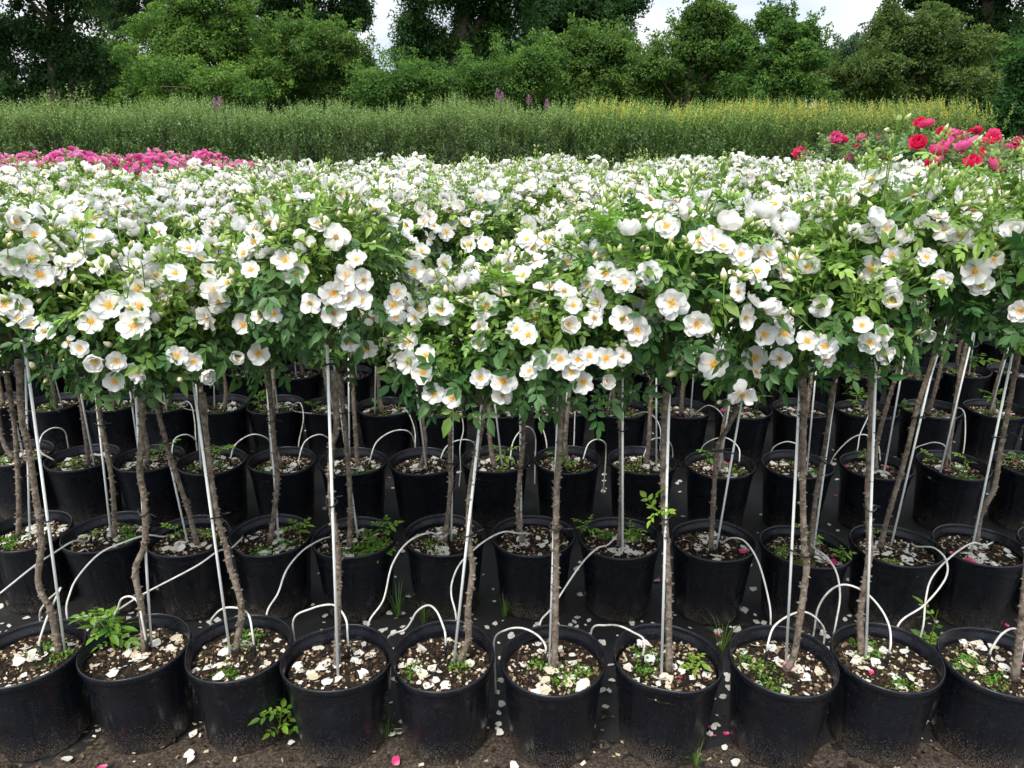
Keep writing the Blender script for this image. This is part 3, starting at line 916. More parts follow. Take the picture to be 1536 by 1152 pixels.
ROW1_W = [1, 1.05, 1.08, 1.0, .92, 1.0, 1.12, 1.15, 1.0, .98, 1.0, 1]
ROW1_DZ = [0, .035, -.015, .01, .05, -.02, -.015, .015, -.005, .04, .06, 0]
ROW1_H = [1, .95, 1.1, 1.0, 1.05, .95, 1.0, 1.12, .98, 1.15, 1.1, 1]
roses = []
LOOKUP = {(2, 0): None}
def colour_of(row, x, y):
    if row >= 6 and x > {6: 2.75, 7: 2.48, 8: 2.55, 9: 2.75}[row]: return 'red' if random.random() < .62 else 'white'
    if row >= 8 and x < -1.95 - .1 * (row - 8): return 'pink'
    if row == 7 and x < -2.45: return 'pink'
    return 'white'

def put_rose(key):
    row, i = key
    p = potmap[key]; kind = colour_of(row, p['x'], p['y'])
    if key in STEM_PX:
        L = STEM_PX[key]
        base = atZ(*L[0], 0.005 + SOIL_Z); 
        off = np.array([base[0] - p['x'], base[1] - p['y']]); m = np.linalg.norm(off)
        Yb = base[1] if m < .10 else p['y'] + off[1] / m * .09
        pts = [atY(px, py, Yb) for px, py in L]
        pts[0][2] = soil_at(p, pts[0][0], pts[0][1]) - .012
        origin = np.array([pts[0][0], pts[0][1], pts[0][2]])
        sm = stem_mesh([q - origin for q in pts], (.0092 if row == 1 else .0088), .0074, 110 if row == 1 else 80, 9, hash(key) % 999)
        top = pts[-1]; sq = None
    else:
        base = np.array([p['x'] + random.uniform(-.025, .025), p['y'] + random.uniform(-.025, .025), 0])
        base[2] = soil_at(p, base[0], base[1]) - .012
        origin = base
        sm, dx, dy = STEMV[(i * 5 + row * 3) % 6]
        a = random.uniform(0, 6.283); sq = Euler((0, 0, a)).to_quaternion()
        c, s = math.cos(a), math.sin(a)
        hs = (1.17 if kind == 'red' else 1.03 if kind == 'pink' else 1.0)
        top = origin + np.array([c * dx - s * dy, s * dx + c * dy, .82 * hs])
    lab = special_rose.get(key, ROSE_LABEL[row])
    if row == 1: lab = 'white standard tree rose on the sand, the ' + SHORT[i]
    if row == 2 and key not in special_rose: lab = 'white second-row tree rose ' + behind(i)
    grp = 'white tree roses, ' + GROUP[row]
    name = 'tree_rose'
    if kind == 'pink':
        lab, grp = 'bright pink rose bush with dense pompon flowers, growing behind the white roses', 'pink roses behind the white ones'
    if kind == 'red':
        lab, grp = 'taller dark-leaved rose bush with large cerise-red flowers, among the white roses', 'cerise roses among the white ones'
    o = thing(name, origin, lab, 'rose tree', grp)
    st = link('stem', sm, o, (0, 0, 0), sq)
    if key not in STEM_PX: st.scale = (1, 1, hs)
    sc = random.uniform(.94, 1.08)
    rx, rz = RX * sc, RZ * sc
    if row == 1: rx, rz = RX * ROW1_W[i], RZ * ROW1_H[i]
    centre = top + np.array([0, 0, (ROW1_DZ[i] if row == 1 else 0) + .92 * rz + .015 if row <= 2 else .15])
    if row >= 3: centre[2] += random.uniform(-.075, .045) - (.035 if row >= 6 and kind == 'white' else 0)
    fq = Euler((0, 0, random.uniform(0, 6.283))).to_quaternion()
    if kind == 'white':
        fm = random.choice(FOLIAGE if random.random() < .72 else FOLIAGE_LEGGY)
        tag(link('foliage', fm, o, tuple(centre - origin), fq, (rx / RX, rx / RX, rz / RZ)), kind='stuff')
    elif kind == 'pink':
        centre[2] += random.uniform(-.06, .06)
        tag(link('foliage', random.choice(FOL_PINK), o, tuple(centre - origin), fq), kind='stuff')
    else:
        rx, rz = .30, .22
        tag(link('foliage', random.choice(FOL_RED), o, tuple(centre - origin), fq), kind='stuff')
    r = dict(key=key, row=row, obj=o, origin=origin, c=centre, E=np.array([rx, rx, rz]), kind=kind, placed=[])
    roses.append(r)
    return r
for key in potmap:
    put_rose(key)
RB = {r['key']: r for r in roses}

# flowers read off the photograph: direction from the pixel, distance from the crown that the ray meets
FLOWER_PX = [
    (60, 412, 42, 'd'), (200, 400, 32, 'o'), (207, 433, 42, 'o'), (163, 458, 45, 'o'), (210, 460, 43, 'o'), (202, 488, 48, 'o'), (137, 482, 38, 'o'),
    (320, 437, 38, 'o'), (342, 424, 36, 'o'), (327, 453, 36, 'f'), (365, 487, 35, 'o'), (390, 473, 28, 'o'), (410, 470, 30, 'o'), (265, 533, 33, 'o'),
    (290, 542, 29, 'o'), (307, 561, 33, 'c'), (387, 530, 36, 'o'), (353, 540, 28, 'c'), (172, 572, 33, 'o'), (143, 542, 36, 'c'), (175, 542, 33, 'f'),
    (207, 558, 38, 'f'), (67, 498, 33, 'f'), (103, 513, 20, 's'), (120, 523, 25, 'f'), (30, 463, 40, 'd'), (7, 457, 40, 'f'), (47, 387, 45, 'd'), (20, 393, 45, 'd'),
    (153, 397, 36, 'd'), (233, 413, 40, 'f'), (427, 390, 38, 'd'), (315, 408, 30, 'o'), (377, 405, 28, 'o'), (365, 380, 33, 'd'), (382, 363, 36, 'd'), (383, 347, 33, 'f'),
    (490, 317, 40, 'd'), (480, 337, 34, 'f'), (500, 440, 42, 'd'), (500, 470, 38, 'f'), (515, 425, 36, 'd'), (465, 455, 34, 's'), (190, 343, 33, 'c'), (50, 352, 33, 'o'), (143, 327, 27, 'o'),
    (240, 327, 30, 'o'), (238, 348, 30, 'f'), (945, 352, 46, 'c'), (1009, 455, 48, 'd'), (974, 410, 38, 'd'), (957, 495, 47, 'd'), (935, 478, 40, 'd'),
    (909, 410, 38, 'd'), (937, 423, 40, 'd'), (882, 428, 34, 'd'), (847, 437, 34, 'f'), (860, 458, 30, 'o'), (892, 477, 32, 'f'), (852, 488, 38, 'c'), (792, 503, 33, 'd'),
    (729, 460, 42, 'd'), (719, 490, 32, 'f'), (719, 517, 26, 'o'), (840, 538, 36, 'd'), (812, 540, 32, 'f'), (867, 540, 32, 'd'), (884, 533, 32, 'd'), (909, 537, 35, 'o'),
    (934, 535, 30, 'f'), (857, 558, 30, 'o'), (875, 573, 38, 'o'), (909, 573, 30, 'c'), (794, 557, 28, 'f'), (754, 572, 44, 'd'), (720, 567, 34, 'f'),
    (754, 593, 32, 'f'), (650, 590, 35, 'o'), (679, 597, 33, 'o'), (635, 558, 38, 'o'), (612, 543, 38, 'f'), (639, 533, 32, 'd'), (612, 513, 34, 'd'), (600, 525, 30, 'f'),
    (525, 512, 30, 'o'), (549, 523, 34, 'o'), (560, 478, 32, 's'), (590, 457, 34, 'd'), (594, 475, 30, 'd'), (629, 463, 30, 'o'), (595, 437, 30, 'o'), (619, 443, 26, 'd'),
    (619, 407, 42, 'd'), (665, 395, 30, 'd'), (709, 400, 30, 'c'), (725, 407, 24, 'f'), (764, 403, 28, 'o'), (785, 413, 36, 'd'), (852, 393, 36, 'd'),
    (800, 372, 34, 'd'), (820, 362, 34, 'd'), (790, 360, 34, 'd'), (789, 335, 26, 'o'), (702, 367, 26, 'o'), (729, 367, 22, 'o'), (632, 377, 25, 'o'), (644, 325, 24, 'o'), (669, 348, 27, 'd'),
    (520, 447, 40, 'd'), (541, 450, 34, 'd'), (519, 412, 36, 'd'), (545, 420, 34, 'f'), (535, 390, 34, 'd'), (915, 307, 34, 'c'), (999, 340, 42, 'd'), (1045, 486, 45, 'd'), (1071, 547, 46, 'd'), (1133, 537, 40, 'o'),
    (1170, 538, 36, 'f'), (1146, 502, 38, 'o'), (1177, 500, 36, 'o'), (1168, 474, 34, 'o'), (1118, 476, 40, 'f'), (1211, 511, 34, 'o'), (1238, 519, 36, 'd'), (1239, 538, 30, 'f'),
    (1293, 488, 28, 'o'), (1323, 500, 30, 'o'), (1305, 514, 34, 'f'), (1326, 530, 34, 'd'), (1337, 453, 38, 'c'), (1231, 460, 34, 'f'), (1211, 405, 42, 'c'), (1107, 438, 32, 's'), (1103, 412, 28, 's'),
    (1392, 498, 28, 'c'), (1413, 420, 30, 'd'), (1066, 358, 44, 'd'), (1050, 362, 40, 'd'), (1085, 370, 36, 'f'), (1111, 382, 36, 'd'), (1152, 382, 36, 'd'), (1194, 386, 36, 'd'), (1163, 306, 40, 'd'), (1194, 304, 28, 'o'),
    (1330, 344, 30, 'd'), (1382, 339, 27, 'c'), (1357, 361, 34, 'c'), (1338, 384, 26, 'o'), (1389, 386, 30, 'd'), (1470, 427, 38, 'd'), (1491, 389, 28, 'o'), (1531, 466, 36, 'd'),
    (1524, 347, 42, 'c'), (1441, 299, 26, 'c'), (1441, 354, 34, 'd'), (1375, 261, 34, 'd'), (1283, 285, 24, 'c'), (1113, 592, 44, 'f'),
]
KIND = {'o': ['open', 'five'], 'd': ['double', 'open'], 'f': ['flop', 'double'], 'c': ['cup'], 's': ['spent', 'flop']}

def hit(px, py, rows):
    d = unit(ray(px, py)); best = None
    for r in roses:
        if r['row'] not in rows: continue
        A = d / r['E']; Bv = (CAM - r['c']) / r['E']
        a, b_, c = A @ A, 2 * A @ Bv, Bv @ Bv - 1.0
        D = b_ * b_ - 4 * a * c
        if D < 0:
            t = -b_ / (2 * a); q = Bv + A * t; miss = np.linalg.norm(q)
            if miss > 1.45: continue
            t_, pen = t, (miss - 1) * .9
        else:
            t_, pen = (-b_ - math.sqrt(D)) / (2 * a), 0
        if best is None or t_ + pen < best[0]:
            best = (t_ + pen, r, CAM + d * t_)
    return best

UP = np.array([0, 0, 1.0])
for px, py, dpx, kd in FLOWER_PX:
    want = .068 * FPX / dpx                     # distance at which a 6.8 cm flower has this size: picks the row only
    rows = (1, 2, 3, 4) if py > 330 else (2, 3, 4, 5, 6)
    h = hit(px, py, rows)
    if h is None: continue
    _, r, p = h
    n = unit((p - r['c']) / r['E'] ** 2)
    tocam = unit(CAM - p)
    w = {'o': .95, 'd': .75, 'f': .5, 'c': .15, 's': .6}[kd]
    n = unit(n * .55 + tocam * w + UP * .15 + rng.normal(size=3) * .22)
    p = p - ray(px, py) / np.linalg.norm(ray(px, py)) * .022
    depth = (p - CAM) @ np.array([0, CP, -SP])
    rad = np.clip(dpx * depth / FPX / 2 * 1.10, .022, .046)
    put_flower(r['obj'], r['origin'], p, n, rad, KIND[kd], fine=dpx >= 25 and r['row'] <= 3)
    r['placed'].append(p)

def scatter_flowers(r, n, r0, r1, upmin, kinds, pm='petal', cluster=4, spread=.055, lift=(0, .02), facing=.4):
    out = []; tries = 0
    while len(out) < n and tries < 260:
        tries += 1
        d = unit(rng.normal(size=3))
        if d[2] < upmin: continue
        for k in range(random.randint(max(1, cluster - 2), cluster + 2)):
            dd = unit(d + rng.normal(size=3) * spread / r['E'][0])
            if dd[2] < upmin: continue
            p = r['c'] + dd * r['E'] * random.uniform(.96, 1.08) + UP * random.uniform(*lift)
            rad = random.uniform(r0, r1)
            if any(np.linalg.norm(p - q) < rad * .95 for q in out + r['placed']): continue
            nrm = unit(dd * .6 + UP * facing + rng.normal(size=3) * .5)
            put_flower(r['obj'], r['origin'], p, nrm, rad, kinds, pm=pm)
            out.append(p)
            if len(out) >= n: break
    return out

WHITE_MIX = ['open', 'five', 'double', 'double', 'cup', 'half', 'flop', 'flop', 'spent']
for r in roses:
    row = r['row']
    if r['kind'] == 'white':
        if row == 1: scatter_flowers(r, 34, .026, .038, .0, WHITE_MIX, lift=(0, .04))
        elif row == 2: scatter_flowers(r, 48, .026, .038, .0, WHITE_MIX, lift=(0, .05))
        elif row <= 4: scatter_flowers(r, random.randint(40, 62), .026, .039, .05, WHITE_MIX, cluster=5, lift=(0, .06))
        else: scatter_flowers(r, random.randint(40, 66), .027, .041, .10, WHITE_MIX, cluster=5, lift=(0, .07))
    elif r['kind'] == 'pink': scatter_flowers(r, random.randint(38, 60), .024, .040, 0.0, ['pom'], pm='pink', cluster=8, spread=.055, lift=(0, .04))
    else: scatter_flowers(r, random.randint(6, 9), .046, .074, .0, ['bowl'], pm='red', cluster=2, spread=.07, lift=(.0, .08))

# single leaves and buds on the crowns of the two rows that show them one by one
for r in roses:
    if r['row'] > 2 or abs(r['c'][0]) > 1.9: continue
    nl = 130 if r['row'] == 1 else 60
    got = 0
    while got < nl:
        d = unit(rng.normal(size=3))
        if d[1] > .35 or d[2] < -.75: continue
        if r['row'] == 2 and d[2] < -.1: continue
        got += 1
        p = r['c'] + d * r['E'] * random.uniform(.80, 1.0)
        D = unit(d * .5 + rng.normal(size=3) * .6 + np.array([0, -.2, -.15]))
        nn = unit(d * .7 + UP * .6 + rng.normal(size=3) * .35)
        nn = unit(nn - D * (nn @ D)); yy = np.cross(nn, D)
        q = Matrix(np.stack([D, yy, nn], 1).tolist()).to_quaternion()
        fresh = random.random() < np.clip(.12 + .75 * d[2], .05, .8)
        link('leaf', random.choice(LEAFM['fresh' if fresh else 'mature']), r['obj'], tuple(p - r['origin']), q, random.uniform(.62, 1.0))
    for k in range(14 if r['row'] == 1 else 5):
        d = unit(rng.normal(size=3)); d[1] = -abs(d[1]); d = unit(d + UP * .3)
        p = r['c'] + d * r['E'] * 1.04
        link('bud', random.choice(BUDM), r['obj'], tuple(p - r['origin']), qdir(unit(d * .6 + UP * .6 + rng.normal(size=3) * .4), 0), random.uniform(.8, 1.1))

# leafy sideshoot on one stem
def sprout_mesh(seed, h, nleaf, matname='weed', young=.6, spread=.9, size=.8):
    g = np.random.default_rng(seed); b = Buf()
    tip = np.array([g.normal(0, .25) * h, g.normal(0, .2) * h, h])
    P = smooth_path([np.zeros(3), tip * .5 + np.array([g.normal(0, .06) * h, 0, 0]), tip], 7)
    V, F = tube(P, np.linspace(.0028, .0012, 7), 5, False); b.add(V, F, 0, (.8, .4))
    t = g.uniform(.3, 1, nleaf) if nleaf > 3 else np.linspace(.6, 1, nleaf)
    O = np.array([P[min(6, int(x * 6))] for x in t])
    a = np.arange(nleaf) * 2.4 + g.uniform(0, 6)
    D = unit(np.stack([np.cos(a) * spread, np.sin(a) * spread, g.uniform(.1, .8, nleaf)], 1))
    NN = np.tile(UP, (nleaf, 1)) + g.normal(size=(nleaf, 3)) * .25
    add_leaves(b, O, D, NN, size * g.uniform(.7, 1.15, nleaf), np.stack([np.clip(young + g.normal(0, .25, nleaf), 0, 1), g.random(nleaf)], 1), 0)
    return b.mesh('sprout', [M[matname]])
r7 = RB[(1, 7)]
pY = r7['origin'][1]
p = atY(998, 770, pY)
sh = link('side_shoot', sprout_mesh(77, .07, 4, young=.8), r7['obj'], tuple(p - r7['origin']), Vector((-.75, -.2, .65)).to_track_quat('Z', 'Y'))

# ------------------------------------------------------------------ stakes
def put_stake(key, a, bb, ties):
    row = key[0]
    o = thing('plant_stake', a, {1: 'pale grey plant stake tied to a rose stem in the outermost row beside the sand strip',
              2: 'pale grey plant stake beside a rose stem in the second row from the sand strip',
              3: 'pale grey plant stake beside a rose stem in the third row from the sand strip',
              4: 'pale grey plant stake beside a rose stem in the fourth row from the sand strip',
              5: 'pale grey plant stake beside a rose stem in the fifth row from the sand strip'}[row], 'plant stake', 'plant stakes, ' + GROUP[row])
    if row == 1: o['label'] = 'pale grey plant stake tied to the ' + SHORT[key[1]]
    if row == 2: o['label'] = 'pale grey second-row plant stake ' + behind(key[1])
    d = bb - a
    b = Buf(); V, F = tube(np.array([[0, 0, 0], d * .5, d]), .0037, 8); b.add(V, F)
    link('rod', b.mesh('rod', [M['stake']], True), o)
    r = RB.get(key)
    for t in ties:
        q = d * t
        # centre line of the stem at that height
        if key in STEM_PX:
            pts = np.array([atY(px, py, r['origin'][1]) for px, py in STEM_PX[key]])
            z = a[2] + q[2]; i = np.argmin(np.abs(pts[:, 2] - z))
            j = min(len(pts) - 2, max(0, i if pts[i, 2] <= z else i - 1)); f = (z - pts[j, 2]) / (pts[j + 1, 2] - pts[j, 2] + 1e-6)
            s = pts[j] * (1 - f) + pts[j + 1] * f - a
        else: s = q + np.array([.012, 0, 0])
        c = (q + s) / 2; ax = s - q; ax[2] = 0; L = np.linalg.norm(ax); ax = ax / max(L, 1e-6); ay = np.cross(UP, ax)
        an = np.linspace(0, 6.283, 15)[:-1]
        ring = np.array([c + ax * math.cos(u) * (L / 2 + .013) + ay * math.sin(u) * .0135 + UP * (.004 * math.sin(u * 2)) for u in an] )
        ring = np.vstack([ring, ring[:1]])
        b = Buf(); V, F = tube(ring, .0024, 5, False); b.add(V, F)
        e0 = c + ax * (L / 2 + .012)
        V, F = tube(np.array([e0, e0 + np.array([.018, -.012, .006]), e0 + np.array([.034, -.014, .016 * random.uniform(-1, 1)])]), .0018, 4); b.add(V, F)
        link('tie', b.mesh('tie', [M['black']], True), o)
for key, (b0, t0) in STAKE_PX.items():
    p = potmap[key]
    a = atZ(*b0, .005 + SOIL_Z); off = a[:2] - np.array([p['x'], p['y']]); m = np.linalg.norm(off)
    if m > .11: a[:2] = np.array([p['x'], p['y']]) + off / m * .11
    a[2] = soil_at(p, a[0], a[1]) - .01
    Yt = a[1] * .4 + RB[key]['origin'][1] * .6
    bb = atY(*t0, Yt); bb = bb + (bb - a) * .08
    put_stake(key, a, bb, TIE_AT.get(key, (random.uniform(.5, .7),)))
for key in potmap:
    if key in STAKE_PX or key[0] > 5 or key[0] < 2: continue
    p = potmap[key]; r = RB[key]
    for k in range(1):
        a = np.array([r['origin'][0] + random.choice((-1, 1)) * random.uniform(.02, .05), r['origin'][1] - random.uniform(0, .03), 0]); a[2] = soil_at(p, a[0], a[1]) - .01
        bb = np.array([r['c'][0] + random.uniform(-.03, .03), r['c'][1] - .01, r['c'][2] - .04])
        put_stake(key, a, bb, ())

# ------------------------------------------------------------------ drip tubes (pixels give the course; both ends touch a pot or the ground cloth)
Y1, Y2, Y3 = 1.73, 2.37, 3.01
TUBES = [   # row, points, Y at start, Y at end; a start on the soil ends in a black spike
    (1, [(59, 962), (72, 923), (90, 884), (86, 888), (68, 905), (60, 928)], 1.76, 1.88),
    (1, [(212, 924), (208, 905), (197, 895), (183, 898), (177, 912), (170, 935)], 1.78, 1.86),
    (1, [(378, 945), (373, 923), (360, 913), (337, 912), (322, 923), (316, 940)], 1.76, 1.86),
    (1, [(521, 950), (520, 933), (512, 917), (497, 907), (467, 913), (440, 931)], 1.76, 1.88),
    (1, [(668, 952), (665, 940), (655, 917), (642, 908), (625, 918), (609, 943), (582, 957)], 1.76, 1.90),
    (1, [(818, 968), (805, 952), (782, 942), (759, 945), (742, 959)], 1.72, 1.88),
    (1, [(966, 960), (949, 948), (929, 939), (909, 938), (888, 944)], 1.72, 1.90),
    (1, [(1152, 965), (1161, 940), (1184, 923), (1207, 918), (1227, 930), (1237, 952)], 1.74, 1.86),
    (1, [(1336, 966), (1334, 940), (1321, 913), (1297, 888), (1267, 877), (1244, 887), (1227, 913), (1221, 948)], 1.72, 1.90),
    (1, [(1487, 974), (1501, 953), (1517, 943), (1528, 948), (1534, 975)], 1.72, 1.72),
    (2, [(367, 826), (347, 822), (327, 827), (293, 850), (217, 890), (180, 913), (142, 938)], Y2, 1.86),
    (2, [(255, 818), (243, 805), (220, 803), (187, 813), (150, 830), (117, 865), (104, 893), (100, 920)], Y2, 1.96),
    (2, [(139, 822), (130, 812), (110, 812), (80, 830), (50, 850), (0, 890), (-40, 920)], Y2, 1.9),
    (2, [(497, 818), (480, 810), (453, 827), (430, 855), (417, 890), (400, 922)], Y2, 1.96),
    (2, [(673, 822), (662, 807), (645, 799), (612, 813), (588, 848), (575, 900), (553, 935)], Y2, 1.96),
    (2, [(796, 820), (779, 800), (755, 798), (725, 813), (692, 843), (679, 870), (677, 893), (684, 924)], Y2, 1.96),
    (2, [(926, 828), (912, 817), (895, 823), (869, 850), (829, 910), (810, 935)], Y2, 1.96),
    (2, [(1077, 838), (1084, 813), (1097, 807), (1117, 812), (1137, 842), (1152, 895), (1156, 932)], Y2 - .05, 1.96),
    (2, [(1213, 836), (1221, 822), (1237, 833), (1254, 857), (1260, 893), (1254, 934)], Y2 - .06, 1.96),
    (2, [(1482, 842), (1477, 818), (1457, 815), (1424, 837), (1397, 868), (1388, 903), (1385, 938)], Y2 - .05, 1.96),
    (2, [(1364, 829), (1377, 820), (1401, 822), (1419, 840), (1418, 868), (1387, 907), (1349, 935)], Y2 - .05, 1.94),
    (3, [(60, 676), (63, 653), (80, 642), (97, 647), (103, 672)], Y3, Y3 + .25),
    (3, [(257, 690), (259, 668), (265, 656), (280, 652), (293, 660), (297, 676)], Y3 - .02, Y3 + .25),
    (3, [(345, 690), (353, 667), (377, 652), (398, 656), (407, 668)], Y3, Y3 + .25),
    (3, [(448, 690), (457, 663), (477, 652), (492, 657), (497, 668)], Y3 - .05, Y3 + .25),
    (3, [(555, 690), (565, 663), (589, 647), (612, 647), (622, 665)], Y3 - .02, Y3 + .25),
    (3, [(660, 692), (668, 672), (682, 662), (702, 660), (713, 670)], Y3, Y3 + .25),
    (3, [(765, 692), (769, 665), (779, 648), (792, 640), (803, 655)], Y3, Y3 + .3),
    (3, [(874, 692), (882, 667), (895, 659), (907, 664), (909, 676)], Y3, Y3 + .2),
    (3, [(964, 690), (975, 662), (989, 657), (1003, 662), (1009, 678)], Y3, Y3 + .25),
    (3, [(1109, 694), (1108, 672), (1090, 657), (1068, 660), (1052, 674)], Y3 - .02, Y3 + .25),
    (3, [(1211, 692), (1205, 676), (1195, 666), (1177, 663), (1158, 675)], Y3 - .02, Y3 + .25),
    (3, [(1320, 690), (1316, 665), (1297, 652), (1274, 660), (1249, 688)], Y3 - .02, Y3 + .2),
    (3, [(1424, 692), (1418, 670), (1405, 664), (1390, 666), (1370, 676)], Y3 - .02, Y3 + .25),
    (4, [(275, 612), (278, 602), (287, 608), (292, 632), (294, 662)], 3.45, 3.28),
    (4, [(440, 616), (444, 605), (452, 607), (455, 630), (448, 668)], 3.45, 3.28),
    (4, [(594, 618), (603, 612), (613, 620), (622, 645), (623, 668)], 3.45, 3.28),
    (4, [(690, 617), (693, 626), (695, 645), (690, 670)], 3.45, 3.28),
    (4, [(794, 609), (806, 622), (815, 645), (820, 668)], 3.45, 3.28),
    (4, [(862, 604), (862, 630), (861, 664)], 3.42, 3.30),
    (4, [(966, 618), (978, 622), (989, 638), (991, 660)], 3.45, 3.28),
    (4, [(1043, 620), (1062, 608), (1080, 618), (1088, 640)], 3.45, 3.28),
    (4, [(1304, 620), (1300, 630), (1290, 652), (1287, 670)], 3.45, 3.28),
    (4, [(1426, 622), (1436, 612), (1446, 618), (1448, 640), (1446, 672)], 3.45, 3.28),
]
TUBE_LABEL = {1: 'white drip irrigation tube arching over the back rim of an outermost-row pot',
              2: 'white drip irrigation tube running from a second-row pot down behind the outermost pots',
              3: 'white drip irrigation tube arching out of a pot in the third row',
              4: 'thin white drip irrigation tube hanging over the front rim of a fourth-row pot'}
def pot_under(x, y):
    return min(pots, key=lambda p: (p['x'] - x) ** 2 + (p['y'] - y) ** 2)
for row, L, ya, yb in TUBES:
    n = len(L)
    pts = [atY(px, py, ya + (yb - ya) * (i / (n - 1)) ** .8) for i, (px, py) in enumerate(L)]
    s = pts[0]; p = pot_under(s[0], s[1])
    off = np.array([s[0] - p['x'], s[1] - p['y']]); m = np.linalg.norm(off)
    if m > .115: off = off / m * .115
    foot = np.array([p['x'] + off[0], p['y'] + off[1], 0.]); foot[2] = soil_at(p, foot[0], foot[1])
    spike_top = foot + np.array([0, 0, .035])
    tail = pts[-1].copy()
    end = np.array([tail[0] + random.uniform(-.015, .015), tail[1] + .012, .010])
    path = [spike_top] + [q for q in pts if q[2] > spike_top[2] + .004 or q is not pts[0]]
    if tail[2] > .05: path += [np.array([tail[0], tail[1] + .006, tail[2] * .5]), end]
    pi = next(kk for kk, vv in potmap.items() if vv is p)
    tl = 'white drip tube arching from the pot of the ' + SHORT[pi[1]] if pi[0] == 1 else 'drip tube from the second-row pot ' + behind(pi[1]) if pi[0] == 2 else TUBE_LABEL[row]
    o = thing('drip_tube', foot, tl, 'irrigation tube', 'drip tubes, ' + GROUP[row])
    b = Buf(); V, F = tube(smooth_path(np.array(path) - foot, 8 * len(path)), .0030 if row < 4 else .0027, 7); b.add(V, F)
    link('tubing', b.mesh('tubing', [M['tubing']], True), o)
    b = Buf(); V, F = tube(np.array([[0, 0, -.03], [0, 0, 0], [0, 0, .03], [0, 0, .042]]), [.002, .0045, .0048, .0040], 7); b.add(V, F)
    link('drip_spike', b.mesh('drip_spike', [M['black']], True), o)

# ------------------------------------------------------------------ fallen petals
def loose_petal(seed, matname):
    g = np.random.default_rng(seed); nu, nv = 4, 4
    u = np.linspace(0, 1, nu)[:, None] * np.ones((1, nv)); v = np.linspace(-1, 1, nv)[None] * np.ones((nu, 1))
    hw = .52 * (u ** .5) * (1 - .45 * np.clip((u - .6) / .4, 0, 1) ** 2) + .05
    x = u - .5 - .18 * np.abs(v) ** 2.2 * u + .04 * np.sin(3 * v + seed); y = hw * v * (1 + .22 * np.sin(5 * u + 2.3 * seed)) + .10 * np.sin(3.1 * u + seed)
    x = x + .09 * np.sin(4 * v + 1.7 * seed) * u
    z = .16 * (y ** 2) + .10 * (u - .5) ** 2 + .03 * np.sin(5 * v + seed) * u + .05 * g.normal() * u * v
    b = Buf(); V = np.stack([x, y, z], -1).reshape(-1, 3); V[:, 2] -= V[:, 2].min()
    b.add(V, grid_faces(nu, nv), 0, np.stack([u.ravel(), v.ravel()], 1))
    return b, b.mesh('fallen_petal', [M[matname]], True)
LP = [loose_petal(i, 'loose_petal') for i in range(5)]
LPP = [loose_petal(20 + i, 'loose_pink') for i in range(2)]
litter = Buf(); npet = 0
def petal_on(x, y, z, size, pink=False, single=True, label=None, group=None):
    global npet
    e = Euler((random.gauss(0, .2), random.gauss(0, .2), random.uniform(0, 6.283)))
    if single and npet < 295:
        npet += 1
        o = link('fallen_petal', random.choice(LPP if pink else LP)[1], None, (x, y, z), None, size)
        o.rotation_euler = e
        tag(o, label, 'petal', group)
    else:
        src = random.choice(LP)[0]; V = src.V[0] * size
        Mx = np.array(e.to_matrix()); litter.add(V @ Mx.T + np.array([x, y, z]), src.F[0], 1 if pink else 0, src.T[0])
PET1 = ('white rose petal fallen on potting soil in an outermost-row pot', 'white petals on the outermost pots')
PET2 = ('white rose petal fallen on potting soil in a second-row pot', 'white petals on the second-row pots')
for p in pots:
    if p['row'] > 6: continue
    vis = abs(p['x']) < .66 * (p['y'] + .9)
    n = {1: 24, 2: 22, 3: 24, 4: 20, 5: 12, 6: 8}[p['row']] + random.randint(-3, 4)
    cx, cy = random.uniform(-.05, .05), random.uniform(-.06, .03)
    for k in range(n):
        a, q = random.uniform(0, 6.283), .122 * math.sqrt(random.random())
        x, y = q * math.cos(a), q * math.sin(a)
        if random.random() < .35: x, y = cx + random.gauss(0, .025), cy + random.gauss(0, .025)
        if x * x + y * y > .122 ** 2: continue
        x += p['x']; y += p['y']
        red = (p['x'] > .25 + .0 * p['y'] and random.random() < (.04 if p['row'] <= 2 else .10 + .14 * (p['x'] > 1.2)))
        lab = PET1 if p['row'] == 1 else PET2
        if red: lab = ('pink rose petal fallen among white ones on potting soil', 'pink petals on the pots')
        petal_on(x, y, soil_at(p, x, y) + .0025, random.uniform(.014, .038), red, p['row'] <= 2 and vis, *lab)
def clear_of_pots(x, y, r=.122):
    return all((p['x'] - x) ** 2 + (p['y'] - y) ** 2 > r * r for p in pots if abs(p['y'] - y) < .2)
for px, py, s, pink in [(100, 1137, .03, 0), (283, 1130, .03, 0), (285, 1137, .028, 0), (594, 1140, .03, 1), (437, 1112, .02, 0), (752, 1055, .026, 0), (749, 1097, .026, 0),
                        (588, 1100, .02, 0), (908, 1058, .022, 0), (1104, 1143, .03, 0), (1088, 1120, .02, 0), (152, 1152, .032, 1), (3, 1118, .03, 0), (770, 1148, .03, 0)]:
    q = atZ(px, py, .028)
    petal_on(q[0], q[1], .024, s, bool(pink), True, 'pink rose petal lying on the sand strip' if pink else 'white rose petal lying on the sand strip between pot bases', 'petals on the sand strip')
k = 0
while k < 2600:
    x, y = random.uniform(-3, 3), random.choice((random.uniform(1.72, 2.3), random.uniform(1.75, 5.2)))
    k += 1
    if clear_of_pots(x, y):
        petal_on(x, y, .010, random.uniform(.010, .028), x > .5 and random.random() < .12, False)
tag(link('fallen_petals', litter.mesh('fallen_petals', [M['loose_petal'], M['loose_pink']], True)), 'fallen petals strewn over the ground cloth and the pots further in', 'petals', kind='stuff')

